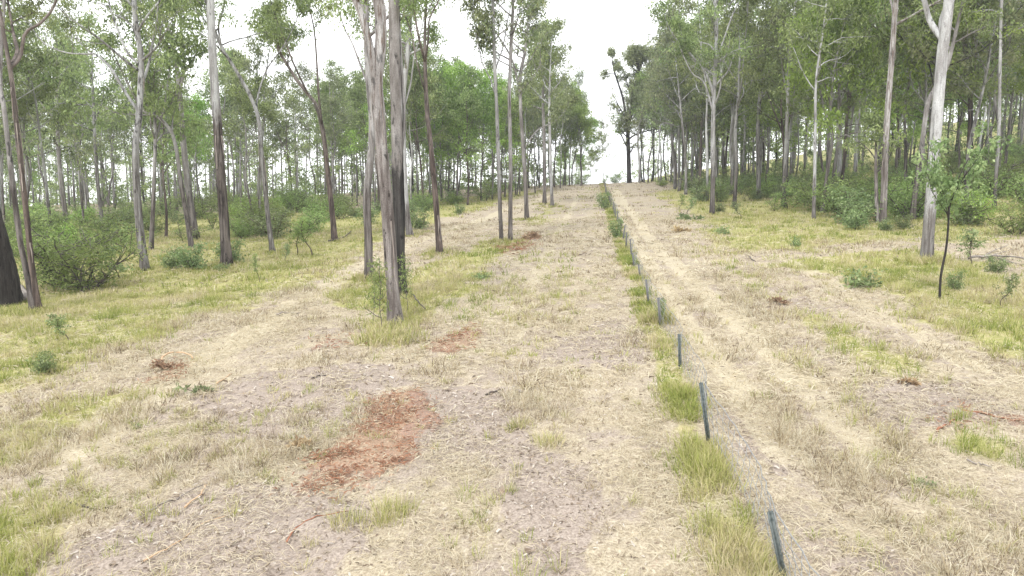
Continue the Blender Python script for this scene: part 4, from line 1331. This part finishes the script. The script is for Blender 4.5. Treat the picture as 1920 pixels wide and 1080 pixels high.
# ------------------------------------------------------------------ fallen wood
STICK = simple('weathered_wood', (.139, .119, .102), (.295, .262, .238), 14, .9, (1, 1, 1))
DARKST = simple('dark_stick', (.041, .033, .029), (.107, .086, .074), 16, .9)
PALEST = simple('fresh_split_wood', (.361, .230, .131), (.476, .344, .221), 16, .85)
REDST = simple('red_bark_strip', (.197, .078, .045), (.295, .139, .082), 16, .9)


def stick(label, mat, pts, wpx, wend=.5, side=None, name='fallen_stick', cat='stick', lift=.02):
    g_ = np.random.default_rng(abs(hash(label)) % 1000 if False else sum(map(ord, label)))
    P = np.array([at(px, py) for px, py in pts])
    o = P.mean(0)
    r = wpx * o[1] / F / 2
    P[:, 2] += r * .7 + lift
    Q = smooth_path(P, max(8, 3 * len(P)))
    Q = Q + g_.normal(0, .012, Q.shape)
    mb = MB(); mb.tube(Q - o, np.linspace(r, r * wend, len(Q)), 7, .12, g_)
    for sp in (side or []):
        T = np.array([at(px, py) for px, py in sp]); T[:, 2] += r * .7 + .03
        mb.tube(smooth_path(T, 6) - o, np.linspace(r * .6, r * .25, 6), 5)
    ob = link(name, mb.mesh(name, mat), None, o)
    tag(ob, label, cat)
    return ob


stick('dark bent twig with side shoots on the straw at the lower left', DARKST, [(70, 987), (105, 965), (135, 946), (170, 958), (230, 954)], 6, .5, [[(135, 946), (150, 952), (165, 950)], [(105, 965), (88, 964)]])
stick('pale grey stick lying on mown straw left of the central trees', STICK, [(518, 592), (540, 588), (562, 589)], 4)
stick('reddish bark strip curling at the lower centre left', REDST, [(538, 1020), (560, 990), (600, 970), (650, 962)], 4, .4)
stick('long thin pale stalk lying at the lower left', PALEST, [(270, 1055), (320, 1030), (375, 990), (432, 968)], 3.5, .5)
stick('straight thin grey stick left of the orange splinters', STICK, [(280, 960), (330, 938), (378, 914)], 4, .6)
stick('short pale stick crossing the straw below the orange splinters', PALEST, [(345, 955), (375, 930), (392, 910)], 4, .6)
stick('short dark stick on bare soil above the red mulch', DARKST, [(585, 712), (600, 708), (612, 706)], 4)
stick('dark forked twig on grey soil right of the red mulch', DARKST, [(912, 742), (930, 736), (948, 730)], 4, .5, [[(930, 736), (938, 742)]])
stick('small pale-ended wood chunk beside the dark forked twig', STICK, [(962, 728), (968, 735), (978, 738)], 6, .8)
stick('brown leaning dead branch right of the central trees', DARKST, [(775, 565), (785, 580), (797, 592)], 3, .6, lift=.25)
stick('orange-brown arched branch on the debris heap at left', PALEST, [(300, 690), (315, 674), (345, 672), (362, 682)], 4, .6, lift=.15)
stick('thin stick lying right of the debris heap', PALEST, [(405, 722), (420, 712), (435, 704)], 3)
stick('red split timber strip at the right edge of the mown ground', REDST, [(1755, 812), (1775, 800), (1788, 790)], 5)
stick('long splintered red-brown branch near the right edge', REDST, [(1800, 772), (1840, 778), (1890, 788), (1918, 792)], 5)
stick('pale stick lying among tufts at the lower right', STICK, [(1815, 868), (1840, 874), (1862, 880)], 4)
stick('grey fallen branch on straw at the right edge', STICK, [(1815, 490), (1840, 487), (1880, 486), (1930, 492)], 5, .6, [[(1850, 487), (1870, 478), (1900, 470)], [(1870, 486), (1905, 497), (1930, 500)], [(1840, 487), (1860, 474), (1890, 462)]], 'fallen_branch', 'branch', .12)
stick('dark bent fallen bough in front of the left stand', DARKST, [(616, 455), (632, 452), (648, 446), (658, 436)], 3, .6, None, 'fallen_branch', 'branch', .1)
stick('weathered grey log lying against the hollow trunk', STICK, [(20, 548), (35, 556), (52, 568)], 20, .7, [[(38, 545), (48, 556), (56, 560)]], 'fallen_log', 'log')
stick('pale bark slab in the grass below the grey log', PALEST, [(34, 577), (45, 573), (57, 571)], 4)
stick('short pale stick in the grass below the largest shrub', STICK, [(160, 560), (168, 557), (176, 556)], 3)
stick('dark dead twig on the ground at the right of the burnt soil', DARKST, [(1700, 726), (1706, 722), (1712, 718)], 5)
stick('leaning thin bough caught low in the right meadow', DARKST, [(1402, 480), (1410, 488), (1416, 492)], 2.5)


def leafy_heap(label, px, py, rad, lf, cnt, name='leaf_heap', cat='debris', h=.22):
    g_ = np.random.default_rng(int(px + py))
    o = at(px, py); mb = MB(); cl = []; rad = rad * .75; h = h * .7
    for k in range(6):
        a = g_.uniform(0, 6.28)
        twig(mb, cl, np.array([g_.normal(0, .2) * rad, g_.normal(0, .2) * rad, .05]), norm(np.array([math.cos(a), math.sin(a), .15])), rad * g_.uniform(.6, 1.1), .012, 0, g_, -.03, h, 4)
    e = bpy.data.objects.new(name, None); C.objects.link(e); e.location = tuple(float(c) for c in o)
    tag(e, label, cat)
    link('twigs', mb.mesh('twigs', DARKST), e)
    V, q, v = leaves([c for c, _ in cl], [r for _, r in cl], cnt, .12 * max(1, o[1] / 20), .05 * max(1, o[1] / 20), g_, .1, .6)
    V[:, 2] = np.maximum(V[:, 2], .02)
    link('leaves', mesh_np('leaves', V, q, None, LEAF[lf], {'v': v}), e)


leafy_heap('heap of red-brown branches and leaves on the mown ground at left', 322, 690, .55, 'dead', 30)
leafy_heap('curled dead brown leaves beside the red mulch', 560, 838, .22, 'dead', 14, h=.1)
leafy_heap('grey leaf debris scattered below the branch heap', 365, 738, .6, 'dull', 12, h=.1)
leafy_heap('cut green branch lying in the right meadow by the forked gum', 1290, 412, 1.3, 'broad', 30, 'fallen_leafy_branch', 'branch', .35)
leafy_heap('withered branch pile left of the meadow weed', 1276, 434, .8, 'dead', 20, 'fallen_leafy_branch', 'branch', .25)
leafy_heap('brown slash heap at the foot of the twin pole trees', 990, 448, 1.3, 'dead', 26, h=.25)
leafy_heap('dry slash heap in the right meadow grass edge', 1462, 568, .5, 'dead', 16, h=.14)
leafy_heap('brown dry tuft heap at the edge of the burnt soil', 1705, 722, .25, 'dead', 16, h=.12)

# ------------------------------------------------------------------ the air between
hm = bpy.data.materials.new('haze'); hm.use_nodes = True
hn = hm.node_tree; hn.nodes.clear()
ho = hn.nodes.new("ShaderNodeOutputMaterial"); hv = hn.nodes.new("ShaderNodeVolumePrincipled")
hv.inputs['Color'].default_value = (.93, .96, 1, 1)
hv.inputs['Density'].default_value = .00045
hn.links.new(hv.outputs[0], ho.inputs['Volume'])
hx, hy0, hy1, z0, z1 = 420, -60, 560, -30, 60
HV = [(x, y, z) for x in (-hx, hx) for y in (hy0, hy1) for z in (z0, z1)]
HQ = [[0, 1, 3, 2], [4, 6, 7, 5], [0, 4, 5, 1], [2, 3, 7, 6], [0, 2, 6, 4], [1, 5, 7, 3]]
tag(link('haze', mesh_np('haze', HV, HQ, None, hm)), 'pale damp air softening the far trees', 'haze', kind='stuff')
